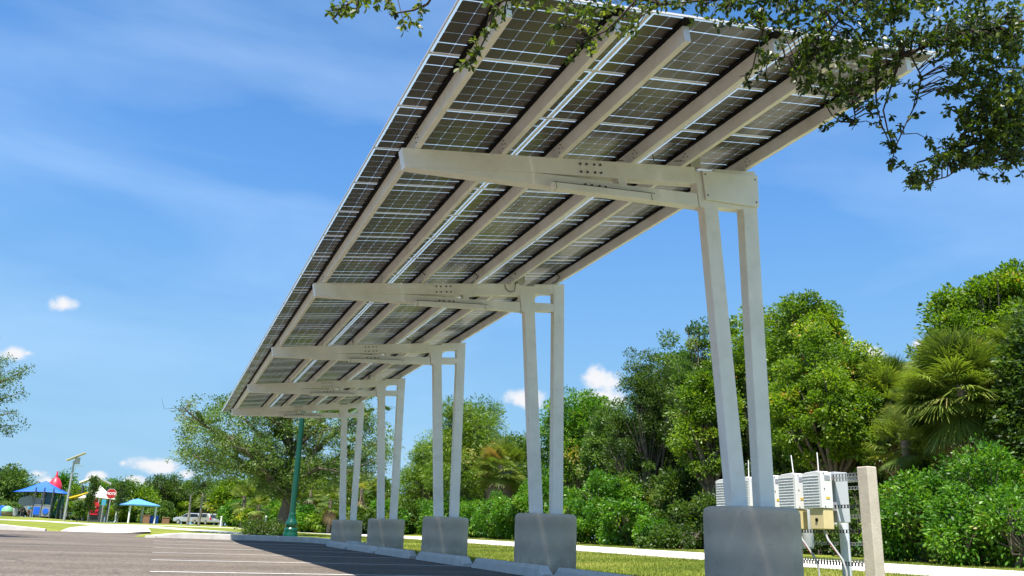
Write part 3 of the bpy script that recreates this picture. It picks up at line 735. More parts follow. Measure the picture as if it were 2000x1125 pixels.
# palms
def fan_frond(base, dirv, petiole, blade, nseg=40, droop=.5):
    """returns list of quads (k,4,3)"""
    dirv = unit(np.array(dirv, float)); hub = np.array(base)+dirv*petiole+np.array([0, 0, -.25*petiole*droop])
    side = unit(np.cross(dirv, np.array([0, 0, 1.0]))+1e-6); upv = np.cross(side, dirv); Q = []
    for k in range(nseg):
        a = lerp(-1.9, 1.9, k/(nseg-1))+random.uniform(-.04, .04)
        d = dirv*cos(a)+side*sin(a)+upv*.18*cos(a*2)
        Lb = blade*(.62+.38*cos(a*.7))*random.uniform(.85, 1.1); w = .034*blade/.8
        m1 = hub+d*Lb*.6+np.array([0, 0, -.02]); tip = hub+d*Lb*.97+np.array([0, 0, -.22*Lb*random.uniform(.5, 1.5)*droop*2])
        p = np.cross(d, upv); p = unit(p)*w*.5
        Q.append([hub-p*.3, hub+p*.3, m1+p, m1-p]); Q.append([m1-p, m1+p, tip+p*.15, tip-p*.15])
    pd = side*.012
    Q.append([np.array(base)-pd, np.array(base)+pd, hub+pd, hub-pd])
    return Q
def palm(label, base, Hc, R, nfr=42, ndead=8, live='palm', seed=1, group='fan palms among the trees', lowest=-1.0, shag=True):
    random.seed(seed)
    t = thing('fan_palm', label, 'palm tree', base, 0, group)
    def mk(n, els, m, droop, nm):
        Q = []; T = []
        for k in range(n):
            a = random.uniform(0, 2*pi); el = random.uniform(*els)
            d = (cos(a)*cos(el), sin(a)*cos(el), sin(el)); q = fan_frond((0, 0, Hc), d, R*.55*random.uniform(.75, 1.15), R*.52*random.uniform(.85, 1.1), droop=droop*random.uniform(.7, 1.3))
            Q += q; T += list(np.clip(random.gauss(.5, .2)+RNG.normal(0, .08, len(q)), 0, 1))
        link(nm, quads_mesh(nm, np.array(Q), np.array(T), LM[m]), t)
    mk(nfr, (lowest, 1.45), live, .38, 'crown')
    if ndead: mk(ndead, (-1.5, -1.0), 'dead', .9, 'dead_fronds')
    mb = MB().tube([(0, 0, -.2), (.05, 0, Hc*.5), (0, 0, Hc+.1)], [.13, .11, .13], 10); mb.build('trunk', BARK, t)
    return t
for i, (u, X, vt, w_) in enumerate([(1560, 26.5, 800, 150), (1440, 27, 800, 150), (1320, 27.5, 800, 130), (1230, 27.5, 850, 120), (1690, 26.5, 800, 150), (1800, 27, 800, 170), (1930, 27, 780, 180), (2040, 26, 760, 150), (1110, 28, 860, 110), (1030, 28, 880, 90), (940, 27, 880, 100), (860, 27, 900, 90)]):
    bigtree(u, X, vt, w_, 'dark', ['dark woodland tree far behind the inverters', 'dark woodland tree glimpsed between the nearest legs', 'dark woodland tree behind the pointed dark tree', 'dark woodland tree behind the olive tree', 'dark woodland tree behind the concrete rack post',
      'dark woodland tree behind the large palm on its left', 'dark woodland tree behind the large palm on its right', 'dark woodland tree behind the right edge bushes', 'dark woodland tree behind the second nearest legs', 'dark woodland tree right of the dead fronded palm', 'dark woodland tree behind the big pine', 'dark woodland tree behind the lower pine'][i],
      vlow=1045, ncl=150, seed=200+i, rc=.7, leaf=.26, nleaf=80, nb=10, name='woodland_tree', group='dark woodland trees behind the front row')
p, dep = on_line(1882, 18.6, 790); palm('large fan palm with full round crown right of the tall trees', (p[0], p[1], p[2]), top_h(1868, 778, dep, p[2]), 122/F_PX*dep*1.08, 170, 5, seed=2, lowest=-1.15)
p, dep = on_line(1735, 20.5, 800); palm('partly hidden fan palm left of the large palm', p, top_h(1735, 805, dep, p[2]), 82/F_PX*dep*1.3, 90, 10, seed=3)
p, dep = on_line(1770, 18.4, 880); palm('low drooping fan palm above the bushes right of the concrete post', p, top_h(1770, 880, dep, p[2]), 85/F_PX*dep, 60, 12, seed=4, lowest=-1.3)
p, dep = on_line(978, 18.6, 915); palm('palm with brown dead fronds in front of the pine', p, top_h(978, 918, dep, p[2]), 60/F_PX*dep, 70, 36, live='palm', seed=5)
p, dep = on_line(2010, 20.5, 730); palm('fan palm cut by the right edge behind the large palm', p, top_h(2010, 730, dep, p[2]), 110/F_PX*dep, 70, 6, seed=6)
for i, (u, y, v, r, dl) in enumerate([(700, 62, 955, 34, 5), (640, 58, 975, 26, 4), (470, 66, 968, 26, 4), (500, 60, 985, 22, 5), (435, 140, 975, 24, 3), (755, 60, 985, 26, 6), (395, 143, 975, 22, 3), (600, 70, 955, 28, 4)]):
    p, dep = on_y(u, y)
    lb = ['fan palm behind the farthest carport legs', 'low yellowish palm right of the green lamp post', 'palm with yellow fronds left of the oak trunk', 'small scruffy palm just left of the oak trunk', 'palm above the beige car',
          'low brown skirted palm by the second farthest pier', 'palm behind the parked cars', 'palm seen behind the green lamp post'][i]
    palm(lb, p, top_h(u, v+6, dep, p[2]), r*1.35/F_PX*dep, 34, dl+3, seed=20+i, group='small fan palms behind the oak')

# left and middle background
random.seed(77)
for i, (u, y, vt, w, k, lb, vl) in enumerate([
  (20, 125, 921, 90, 'oak', 'far tree at the left edge behind the playground', 990),
  (-40, 125, 930, 90, 'oak', 'far tree cut by the left edge', 990),
  (60, 150, 955, 70, 'lime', 'far yellowish tree behind the blue shade canopy', 1000),
  (118, 150, 938, 60, 'bright', 'far green tree behind the solar light pole', 1000),
  (150, 140, 960, 50, 'lime', 'far tree between light pole and white shade sail', 1000),
  (205, 140, 944, 66, 'bright', 'far tree behind the stop sign', 1005),
  (240, 120, 950, 66, 'oak', 'tree just right of the stop sign', 1010),
  (275, 120, 965, 60, 'lime', 'yellow green tree behind the blue kiosk', 1010),
  (320, 145, 936, 80, 'dark', 'darker tree between kiosk and parked cars', 1000),
  (365, 150, 950, 90, 'lime', 'olive tree above the silver car', 1003),
  (415, 152, 945, 80, 'oak', 'tree above the beige car', 1000),
  (460, 95, 950, 80, 'lime', 'yellow green tree left of the oak', 1010),
  (520, 95, 940, 90, 'oak', 'tree behind the oak on its left', 1010),
  (600, 90, 945, 90, 'lime', 'tree behind the green lamp post', 1010),
  (680, 85, 945, 90, 'oak', 'tree behind the farthest carport legs', 1010),
  (750, 80, 955, 80, 'oak', 'tree behind the second farthest legs', 1010)]):
    bigtree(u, 0, vt, w, k, lb, vlow=vl+12, leaf=.32, ncl=140, nleaf=80, rc=.95, yy=y, nb=9, name='background_tree', group='background trees beyond the lawn', tr=.25)
for i, (u, y, vt, w, k) in enumerate([(0, 118, 985, 80, 'oak'), (110, 118, 990, 70, 'bright'), (150, 116, 990, 60, 'lime'), (232, 105, 985, 50, 'lime'), (262, 110, 992, 50, 'bright'), (300, 105, 990, 50, 'oak'), (330, 145, 985, 50, 'lime'), (385, 146, 980, 80, 'dark'),
   (462, 84, 985, 60, 'bright'), (490, 66, 1000, 60, 'lime'), (540, 64, 990, 70, 'bright'), (590, 62, 995, 60, 'bright'), (645, 60, 995, 60, 'lime'), (700, 58, 1000, 60, 'dark'), (745, 58, 985, 60, 'bright'), (790, 60, 990, 50, 'dark')]):
    lb = ['bush at the left edge of the playground', 'bush behind the solar light pole', 'bush left of the dark play panels', 'bush right of the stop sign', 'bush left of the blue kiosk', 'bush right of the blue kiosk', 'bush left of the silver car', 'bush hidden behind the parked cars',
          'bright bush right of the beige car', 'low yellowish bush left of the oak trunk', 'bright bush behind the oak trunk', 'bright bush just right of the lamp post', 'yellow green bush left of the farthest pier', 'dark bush behind the farthest pier', 'bright bush between the two farthest piers', 'dark bush right of the fourth pier'][i]
    shrub(u, 0, vt-8, w*1.25, k, lb, leaf=.24, n=.5, group='bushes beyond the lawn', yy=y, name='bush')
random.seed(5)
shrub(508, 0, 1026, 42, 'dark', 'low dark bush on the lawn behind the kerb left of the oak', leaf=.07, n=2.5, yy=31.0, name='low_bush', group='low bushes at the oak')
shrub(541, 0, 1033, 22, 'dark', 'tiny dark bush at the foot of the oak', leaf=.07, n=3, yy=33.5, name='low_bush', group='low bushes at the oak')

# the lawn oak with airy crown
def lawn_oak():
    (p, dep) = on_y(548, 36.0); random.seed(31)
    t = thing('oak_tree', 'airy live oak with wide crown and leaning trunk behind the green lamp post', 'tree', p)
    S = dep/F_PX
    mb = MB(); tips = []
    def W(u, v, dy=0):   # relative to base
        q = at_y(u, v, 36.0+dy); return Vector((q.x-p[0], q.y-p[1], q.z-p[2]))
    fork = W(560, 985)
    mb.tube([W(545, 1052), W(551, 1020), fork, W(566, 940), W(572, 880), W(566, 820)], [.30, .24, .2, .14, .09, .04], 12)
    limbs = [((558, 975), (535, 940), (505, 905), (470, 880), (430, 862)), ((560, 965), (548, 920), (520, 860), (480, 820), (440, 790)), ((563, 945), (590, 900), (640, 860), (680, 830), (730, 800)),
             ((566, 935), (600, 915), (650, 905), (700, 880), (750, 860)), ((570, 890), (560, 850), (530, 810), (500, 780), (470, 770)), ((572, 880), (600, 840), (630, 810), (660, 790), (700, 775)),
             ((558, 978), (590, 940), (630, 925), (680, 915), (740, 905)), ((540, 945), (500, 925), (450, 910), (400, 900), (360, 880)), ((548, 920), (500, 880), (440, 850), (390, 830), (355, 810)), ((568, 840), (560, 810), (552, 790), (548, 775), (545, 768))]
    for li, L in enumerate(limbs):
        for rep in range(3):
            dy = random.uniform(-3.8, 3.8) if rep else random.uniform(-1, 1)
            pts = [W(u+random.uniform(-10, 10)*(k > 0)*rep, v+random.uniform(-14, 10)*(k > 0)*rep, dy*k/4) for k, (u, v) in enumerate(L)]
            mb.tube(pts, [.10, .075, .05, .03, .012], 7, cap=False)
            for k in range(1, 5):
                for q in range(4):
                    a = pts[k].lerp(pts[k-1], random.random()); e = a+Vector((random.uniform(-1, 1), random.uniform(-1, 1), random.uniform(-.5, .6)))*.85
                    mb.tube([a, a.lerp(e, .5)+Vector((0, 0, .08)), e], [.02, .012, .004], 4, cap=False); tips.append((a.lerp(e, .45), .30)); tips.append((e, .34))
    for k in range(60):   # spiky outer twigs
        e = random.choice(tips)[0]; d = Vector((random.uniform(-1, 1), random.uniform(-1, 1), random.uniform(-.1, 1))).normalized()*random.uniform(.3, .7)
        for q in range(4): tips.append((e+d*q/4, .12))
        mb.tube([e, e+d], [.008, .003], 4, cap=False)
    for k in range(560):
        th = random.uniform(0, 2*pi); r = random.random()**.4; ph = random.uniform(-1, 1)
        u = 562+215*r*cos(th); v = 868-98*r*sin(th)*(1 if sin(th) > 0 else .9)
        e = W(u, v, ph*3.6*math.sqrt(max(0, 1-r*r*.8))); tips.append((e, .40))
        if k % 3 == 0: mb.tube([e, e+Vector((random.uniform(-.5, .5), random.uniform(-.3, .3), -.4))], [.01, .004], 4, cap=False)
    mb.build('trunk', BARK, t)
    cs = np.array([tuple(e) for e, r in tips]); rr = np.array([r for e, r in tips])
    keep = (cs[:, 2] > 1.3) & (cs[:, 0] > W(342, 850).x) & (cs[:, 0] < W(790, 850).x); cs = cs[keep]; rr = rr[keep]; n = 50
    v = unit(RNG.normal(0, 1, (len(cs), n, 3)))*(RNG.uniform(.1, 1, (len(cs), n, 1))**.6); v[:, :, 2] *= .6
    P = (cs[:, None, :]+v*rr[:, None, None]).reshape(-1, 3)
    tt = np.clip(RNG.normal(.62, .15, (len(cs), 1))+RNG.normal(0, .14, (len(cs), n)), 0, 1).reshape(-1)
    link('crown', quads_mesh('crown', leafquads(P, v.reshape(-1, 3), .085, .5), tt, LM['oak']), t)
lawn_oak()

# tree at the left edge, only branch ends reach into the picture
def left_tree():
    y = 26.0; c = at_y(-150, 780, y); b = (c.x-.6, y, g(c.x-.6, y)); random.seed(8)
    t = thing('oak_tree', 'leafy branch ends of a tree reaching in at the left edge', 'tree', b)
    mb = MB(); tips = []
    fk = Vector((.3, 0, 2.2)); mb.tube([(0, 0, -.2), (.1, 0, 1.2), fk], [.2, .17, .14], 9)
    def W(u, v, dy): q = at_y(u, v, y+dy); return Vector(q)-Vector(b)
    ends = [(70, 712), (48, 765), (35, 805), (38, 830), (20, 740), (10, 700), (-20, 660), (-60, 640), (-100, 700), (-30, 760), (-60, 820), (0, 820), (-10, 790), (12, 770), (22, 722), (-40, 720), (-90, 780), (5, 745)]
    for u, v in ends:
        dy = random.uniform(-.8, .8); e = W(u, v, dy); m_ = fk.lerp(e, .5)+Vector((0, 0, .15))
        mb.tube([fk, m_, e], [.06, .03, .005], 6, cap=False)
        for q in range(7): tips.append((m_.lerp(e, random.uniform(.45, 1.0))+Vector((random.uniform(-.18, .18), random.uniform(-.2, .2), random.uniform(-.12, .12))), .17))
    mb.build('trunk', BARK, t)
    cs = np.array([tuple(e) for e, r in tips]); n = 60
    v = unit(RNG.normal(0, 1, (len(cs), n, 3)))*(RNG.uniform(.1, 1, (len(cs), n, 1))**.6)
    P = (cs[:, None, :]+v*.2).reshape(-1, 3); tt = np.clip(RNG.normal(.5, .2, len(P)), 0, 1)
    link('crown', quads_mesh('crown', leafquads(P, v.reshape(-1, 3), .055, .5), tt, LM['oak']), t)
left_tree()

# small slender trees at the playground
for i, (u, y, vt, w, lb) in enumerate([(170, 84, 940, 19, 'slender young tree in front of the white shade sail'), (150, 84, 985, 14, 'thin pale young tree left of the slender one'), (228, 92, 950, 26, 'narrow young tree right of the stop sign')]):
    random.seed(60+i); (p, dep) = on_y(u, y); H = top_h(u, vt, dep, p[2]); W_ = w/F_PX*dep/2
    bl = [((random.uniform(-.1, .1), 0, H*q), (W_*(.9-.35*abs(q-.5)), W_*.9, H*.16)) for q in (.35, .5, .65, .8, .92)]
    tree('young_tree', lb, 'tree', p, H, bl, 'dark' if i != 1 else 'oak', BARKG, nclump=60, nleaf=60, rc=.35, leaf=.14, trunk_r=.06, group='young trees at the playground')
for i, (u, lb) in enumerate([(365, 'bare thin trunk standing in front of the silver car'), (387, 'thin trunk standing between the two cars')]):
    (p, dep) = on_y(u, 78)
    random.seed(90+i); tree('young_tree', lb, 'tree', p, 3.4, [((0, 0, 2.9), (.8, .8, .7)), ((.3, .1, 3.4), (.6, .6, .5))], 'oak', BARKG, nclump=30, nleaf=60, rc=.4, leaf=.14, trunk_r=.09, group='young trees at the cars', fork=.7)

# ------------------------------------------------------------------ overhanging live oak near the camera
def overhang():
    random.seed(12)
    B = Vector((9.2, 2.2, g(9.2, 2.2)))
    t = thing('oak_tree', 'near live oak whose dark leafy branches hang over the top right corner', 'tree', B)
    mb = MB(); nodes = []
    mb.tube([Vector((0, 0, -.2)), Vector((-.1, .1, 1.5)), Vector((-.3, .2, 3.2))], [.34, .28, .24], 12)
    fk = Vector((-.3, .2, 3.2))
    mains = [
      [(2300, 150, 6.2), (2120, 60, 6.0), (1980, 40, 5.9), (1860, 70, 5.9), (1760, 110, 5.9), (1680, 150, 6.0), (1620, 170, 6.1)],
      [(2350, 330, 6.0), (2150, 230, 5.8), (2020, 235, 5.8), (1930, 270, 5.8), (1850, 300, 5.9), (1790, 318, 6.0)],
      [(2300, 60, 5.8), (2100, -60, 5.6), (1900, -50, 5.5), (1700, -25, 5.5), (1520, -10, 5.5), (1380, 0, 5.4), (1290, 10, 5.4)],
      [(1900, -60, 5.4), (1650, -80, 5.3), (1400, -60, 5.2), (1260, -20, 5.2), (1215, 30, 5.2), (1185, 60, 5.2), (1150, 75, 5.25)],
      [(1650, -80, 5.3), (1350, -120, 5.1), (1120, -80, 5.0), (1040, -25, 5.0), (965, 10, 5.0), (955, 60, 5.0), (930, 110, 5.05)],
      [(1350, -120, 5.1), (1100, -110, 5.0), (930, -60, 4.9), (852, -20, 4.9), (835, 8, 4.9), (808, 20, 4.9), (760, 28, 4.9)],
      [(930, -60, 4.9), (800, -70, 4.9), (730, -30, 4.9), (690, 0, 4.9), (665, 20, 4.9), (650, 38, 4.9)],
      [(2250, 250, 6.1), (2080, 140, 6.1), (1950, 130, 6.2), (1850, 150, 6.2), (1780, 180, 6.2)],
      [(2350, 400, 6.0), (2150, 320, 5.9), (2030, 300, 5.9), (1960, 310, 5.9), (1900, 325, 5.9)],
      [(1700, -25, 5.5), (1640, 40, 5.6), (1590, 90, 5.7), (1540, 110, 5.7), (1500, 120, 5.7)],
      [(1760, 110, 5.9), (1740, 170, 5.9), (1725, 215, 5.9), (1735, 260, 5.9), (1745, 285, 5.9)],
      [(1680, 150, 6.0), (1665, 195, 5.9), (1670, 225, 5.9), (1668, 240, 5.9)],
      [(1780, 110, 5.9), (1800, 150, 5.9), (1790, 200, 5.9), (1770, 240, 5.85), (1750, 285, 5.85), (1740, 322, 5.85)],
      [(1710, 170, 5.9), (1712, 205, 5.9), (1722, 245, 5.9), (1738, 280, 5.9)],
      [(1930, 270, 5.8), (1900, 310, 5.8), (1850, 345, 5.8), (1790, 362, 5.8)],
      [(1620, 170, 6.0), (1610, 200, 6.0), (1625, 225, 6.0), (1645, 240, 6.0)],
      [(1490, 60, 5.6), (1478, 100, 5.6), (1468, 140, 5.6), (1452, 170, 5.6)]]
    LB = []
    for k, Mn in enumerate(mains):
        pts = [at_d(u, v, d)-B for u, v, d in Mn]
        if k in (0, 1, 2, 7, 8): pts = [fk, fk.lerp(pts[0], .5)+Vector((0, 0, .2))]+pts
        r0 = .024 if k in (0, 1, 2) else .011 if k < 9 else .005 if k < 12 else .003
        n = len(pts); mb.tube(pts, [r0*(1-i/(n))**1.1+.003 for i in range(n)], 7, cap=False)
        # dense resample of the last pieces
        for a, b in zip(pts[-len(Mn):], pts[-len(Mn)+1:]):
            for q in range(6): LB.append(a.lerp(b, q/6))
        LB.append(pts[-1])
    LBn = np.array([tuple(p) for p in LB])
    ros = []
    # (u0,v0,u1,v1,count)
    regs = [(1690, -30, 2000, 90, 300), (1860, 60, 2000, 190, 170), (1560, -20, 1720, 110, 150), (1550, 90, 1710, 185, 125), (1600, 150, 1720, 215, 40), (1700, 80, 1765, 130, 18), (1800, 60, 1870, 110, 24),
            (1470, -30, 1560, 70, 60), (1280, -30, 1480, 22, 85), (1100, -30, 1290, 20, 60), (1130, 20, 1240, 75, 26), (1120, 60, 1180, 105, 7), (1350, 20, 1400, 60, 5), (1400, 20, 1470, 60, 10),
            (1880, 180, 2010, 270, 130), (1930, 260, 2010, 310, 60), (1850, 210, 1900, 250, 10), (1820, 270, 1940, 330, 70), (1770, 320, 1830, 368, 20), (1940, 310, 2010, 360, 12),
            (1720, 130, 1760, 170, 10), (1480, 80, 1530, 165, 14), (1850, 130, 1900, 180, 12), (1010, -30, 1120, 20, 24), (940, -20, 990, 20, 10), (1720, 150, 1760, 260, 6),
            (640, -25, 700, 40, 16), (680, -25, 760, 16, 16), (735, 0, 770, 30, 6), (800, 25, 830, 60, 7), (772, 35, 795, 68, 4), (845, -20, 870, 8, 4)]
    for u0, v0, u1, v1, n in regs:
        for k in range(int(n*(1.75 if u0 > 1780 else 1.3 if u0 > 1400 else 1.1))):
            ros.append((random.uniform(u0, u1), random.uniform(v0, v1), None))
    spec = [(1745, 60), (1760, 245), (1797, 222), (1738, 282), (1750, 290), (1742, 320), (1728, 278), (1850, 178), (1840, 165), (1800, 150), (1795, 175), (1790, 165), (1835, 118), (1742, 322), (1735, 325), (1670, 245), (1663, 240), (1700, 190), (1712, 225),
            (1710, 205), (1718, 245), (1730, 258), (1645, 232), (1640, 225), (1612, 250), (1605, 245), (1780, 350), (1775, 345), (1930, 350), (920, 105), (935, 95), (945, 70), (960, 50), (895, 135), (915, 130), (925, 115), (925, 78), (1070, 90), (1120, 105), (1105, 120), (1462, 170), (1455, 150), (1480, 130), (1478, 105),
            (1248, 30), (1260, 22), (1100, 30), (1085, 50), (965, 35), (985, 40), (1000, 15)]
    for u, v in spec:
        for q in range(2): ros.append((u+random.uniform(-3, 3), v+random.uniform(-3, 3), 0))
    V = []; T = []
    def leaf(c, d, nrm, L, ti):
        s = d.cross(nrm).normalized(); f = s.cross(d)*.12*L; w = L*.21
        V.append([tuple(c), tuple(c+d*L*.35+s*w+f), tuple(c+d*L*.72+s*w*.95+f), tuple(c+d*L), tuple(c+d*L*.72-s*w*.95+f), tuple(c+d*L*.35-s*w+f)]); T.append(ti)
    for u, v, fl in ros:
        # depth follows nearest main branch with spread
        q0 = np.array(tuple(at_d(u, v, 5.7)-B)); j = int(np.argmin(((LBn-q0)**2).sum(1)))
        nb = Vector(LBn[j]); dep = (nb+B-CAM).dot(FW)+random.uniform(-.35, .45)*(1 if fl is None else .15)
        e = at_d(u, v, dep)-B; tw = e-nb
        nrm_t = Vector((random.uniform(-1, 1), random.uniform(-1, 1), random.uniform(-1, .2)))
        m_ = nb.lerp(e, .5)+Vector((0, 0, .25*tw.length))*.6
        if tw.length < .22 or (tw.length < .8 and random.random() < .22): mb.tube([nb, m_, e], [.005, .0035, .002], 3, cap=False)
        dirn = (e-m_).normalized() if tw.length > .02 else Vector((0, 0, -1))
        ti0 = min(1, max(0, random.gauss(.5, .2)+(.25 if u < 1300 else 0)))  # sunlit look of the left sprigs painted in by a raised tint
        for k in range(random.randint(6, 9)):
            d = (dirn*random.uniform(.1, .9)+Vector((random.gauss(0, 1), random.gauss(0, 1), random.gauss(-.2, .8))).normalized()).normalized()
            nr = Vector((random.gauss(0, 1), random.gauss(0, 1), random.gauss(.5, 1))).normalized()
            leaf(e-dirn*random.uniform(0, .07), d, nr, random.uniform(.028, .052), min(1, max(0, ti0+random.gauss(0, .12))))
    mb.build('trunk', mat('dark_twig_bark', (.045, .032, .022), .95, var=.3, scale=9), t)
    link('crown', quads_mesh('crown', np.array(V), np.array(T), LM['near'], 6), t)
overhang()

# ------------------------------------------------------------------ grass blades near the piers (stuff)
def grassblades():
    n = 150000
    y = 8+ (RNG.uniform(0, 1, n)**1.4)*38; x = RNG.uniform(5.45, 11.1, n)
    n2 = 35000; x2 = RNG.uniform(14.25, 15.9, n2); y2 = RNG.uniform(8, 45, n2)
    x = np.concatenate([x, x2]); y = np.concatenate([y, y2])
    keep = (x > 5.78+RNG.normal(0, .03, len(x))) | (y > 40); 
    for i in range(5): keep &= (np.hypot(x-XC, y-(Y0+i*L_)) > .46)
    x = x[keep]; y = y[keep]; n = len(x)
    z = np.array([g(a, b) for a, b in zip(x, y)])
    h = RNG.uniform(.012, .04, n)*(1+(RNG.uniform(0, 1, n) > .97)*1.0); a = RNG.uniform(0, 2*pi, n); w = .004+y*.00030
    lx = RNG.normal(0, .35, n)*h; ly = RNG.normal(0, .35, n)*h
    b0 = np.stack([x-np.cos(a)*w, y-np.sin(a)*w, z-.004], 1); b1 = np.stack([x+np.cos(a)*w, y+np.sin(a)*w, z-.004], 1)
    t0 = np.stack([x+lx, y+ly, z+h], 1)
    V = np.stack([b0, b1, t0], 1)
    pat = .5+.18*np.sin(x*1.3+np.sin(y*.7)*2)+.12*np.sin(y*1.9+x*.5)
    ti = np.clip(pat+RNG.normal(0, .2, n), 0, 1)
    o = link('grass', quads_mesh('grass', V, ti, LM['grass'], 3))
    tag(o, 'short yellow green lawn grass between the piers and the path', 'grass', kind='stuff')
grassblades()

# ------------------------------------------------------------------ playground and small far things
def far(u, y, dz=0):
    p, dep = on_y(u, y); return Vector(p), dep
def posts(par, pts, r, H, m, z0=0, name='post'):
    for x, y in pts: MB().tube([(x, y, z0-.2), (x, y, H)], r, 8).build(name, m, par)
# blue kiosk
p, dep = far(262, 92); 
zk = CAMH+(hor(262)-1022)/F_PX*dep
k = thing('shade_kiosk', 'small square kiosk with light blue pyramid roof on four white posts', 'shelter', (p.x, p.y, p.z), radians(28))
S = dep/F_PX; hk = top_h(262, 988, dep, p.z); ht = top_h(262, 976, dep, p.z); w = 1.28
posts(k, [(-w, -w), (w, -w), (-w, w), (w, w)], .085, hk, WHITE)
w2 = 1.55
MB().add([(-w2, -w2, hk), (w2, -w2, hk), (w2, w2, hk), (-w2, w2, hk), (0, 0, ht), (-w2, -w2, hk-.1), (w2, -w2, hk-.1), (w2, w2, hk-.1), (-w2, w2, hk-.1)],
         [(0, 1, 4), (1, 2, 4), (2, 3, 4), (3, 0, 4), (0, 5, 6, 1), (1, 6, 7, 2), (2, 7, 8, 3), (3, 8, 5, 0), (8, 7, 6, 5)]).build('roof', LBLUE, k)
p2, _ = far(298, 92)
b = thing('recycling_bin', 'blue bin beside the light blue kiosk', 'bin', p2); MB().box(-.42, .42, -.35, .35, -.1, .62).build('body', BLUEP, b, .04); MB().box(-.45, .45, -.38, .38, .62, .72).build('lid', BLUEP, b, .03)
p2, _ = far(284, 91)
b = thing('wooden_bin', 'brown bin inside the light blue kiosk', 'bin', p2); MB().box(-.30, .30, -.3, .3, -.1, .72).build('body', BROWN, b, .03); MB().box(-.33, .33, -.33, .33, .72, .78).build('lid', BROWN, b, .02)
p2, _ = far(322, 95)
b = thing('wooden_bin', 'brown box in the bushes right of the light blue kiosk', 'bin', p2); MB().box(-.35, .35, -.3, .3, -.1, .55).build('body', BROWN, b, .03); MB().box(-.38, .38, -.33, .33, .55, .62).build('lid', BROWN, b, .02)

# stop sign, mirrored as in the photograph
p, dep = far(208, 84); S = dep/F_PX
sg = thing('stop_sign', 'round looking red octagonal stop sign on a thin post, its letters reversed', 'sign', p, -math.atan2(p.x, p.y))
hs = top_h(208, 967, dep, p.z); R8 = 10.0*S
MB().tube([(0, .05, -.2), (0, .05, hs+.2)], .045, 8).build('post', GALV, sg)
oc = [(R8*cos(pi/8+k*pi/4), R8*sin(pi/8+k*pi/4)+hs) for k in range(8)]
MB().prism(oc, -.01, .01).build('rim', WHITE, sg)
oc = [(R8*.95*cos(pi/8+k*pi/4), R8*.95*sin(pi/8+k*pi/4)+hs) for k in range(8)]
fc = MB().prism(oc, -.02, -.0105).build('face', RED, sg)
fo = bpy.data.curves.new('lettering', 'FONT'); fo.body = 'STOP'; fo.align_x = 'CENTER'; fo.align_y = 'CENTER'; fo.size = R8*.66; fo.extrude = .004; fo.offset = .01
to = bpy.data.objects.new('tmp', fo); C.objects.link(to); bpy.context.view_layer.update()
me = bpy.data.meshes.new_from_object(to.evaluated_get(bpy.context.evaluated_depsgraph_get())); bpy.data.objects.remove(to)
me.transform(Matrix.Translation((0, -.026, hs)) @ Matrix.Diagonal((-1, 1, 1, 1)) @ Matrix.Rotation(pi/2, 4, 'X')); me.materials.clear(); me.materials.append(WHITE)
link('lettering', me, fc)
p, dep = far(196, 86)
sg = thing('sign_post', 'small blue topped sign post left of the stop sign', 'sign', p, -.1); MB().tube([(0, 0, -.2), (0, 0, 1.75)], .04, 8).build('post', GALV, sg); MB().box(-.18, .18, -.03, -.005, 1.5, 2.0).build('sign_plate', [mat('teal_sign', (.05, .35, .5), .5)], sg)

# solar light pole
p, dep = far(124, 80); H = top_h(143, 905, dep, p.z)
sl_ = thing('solar_light', 'tall pale solar powered light pole in front of the playground', 'light pole', p, -.1)
MB().tube([(0, 0, -.2), (0, 0, H)], [.10, .07], 10).build('pole', GALV, sl_)
T = Matrix.Translation((.10, 0, H+.35)) @ Matrix.Rotation(radians(-28), 4, 'Y')
MB().box(-.75, .75, -.45, .45, -.03, .03, T=T).build('solar_module', [mat('module_back', (.55, .50, .42), .5)], sl_)
MB().box(.05, .42, -.15, .15, -.25, .28, T=Matrix.Translation((.0, 0, H))).build('battery_box', GALV, sl_, .02)
MB().box(.0, .75, -.06, .06, -.42, -.36, T=Matrix.Translation((.0, 0, H))).build('lamp_head', WHITE, sl_, .01)

# blue canopy play unit
def canopy(name, label, u, y, vap, veave, wpx, m, postm, depth_f=.8, sides=4, rz=0, cat='shade canopy', group=None):
    p, dep = far(u, y); S = dep/F_PX; ha = top_h(u, vap, dep, p.z); he = top_h(u, veave, dep, p.z); w = wpx*S/2
    t = thing(name, label, cat, p, rz, group); mb = MB(); n = 8
    cor = [(-w, -w*depth_f), (w, -w*depth_f), (w, w*depth_f), (-w, w*depth_f)]
    for a, b in zip(cor, cor[1:]+cor[:1]):   # concave tensioned fabric
        vs = []
        for j in range(n+1):
            q = j/n
            for i in range(n+1):
                f = i/n; e = (lerp(a[0], b[0], f)*(1-.06*sin(pi*f)), lerp(a[1], b[1], f)*(1-.06*sin(pi*f)))
                r = 1-q; z = he+(ha-he)*(q**1.18)+.12*sin(pi*f)*(1-q); vs.append((e[0]*r, e[1]*r, z))
        mb.add(vs, [(j*(n+1)+i, j*(n+1)+i+1, (j+1)*(n+1)+i+1, (j+1)*(n+1)+i) for j in range(n) for i in range(n)], 0, True)
    o = mb.build('fabric_roof', m, t); o.modifiers.new('solid', 'SOLIDIFY').thickness = .04
    pw_ = .62
    for x in (-w*pw_, w*pw_):
        for yy in (-w*depth_f*pw_, w*depth_f*pw_): MB().tube([(x, yy, -.2), (x, yy, he+(ha-he)*.35)], .07, 8).build('post', postm, t)
    return t, p, dep, S
canopy('shade_canopy', 'bright blue pyramid shade canopy on dark posts over the play unit', 75, 104, 942, 966, 98, BLUE, DGREY, .7)
canopy('shade_canopy', 'white and yellow pointed shade canopy behind the slender tree', 183, 96, 950, 977, 66, CREAM, DGREY, .8)
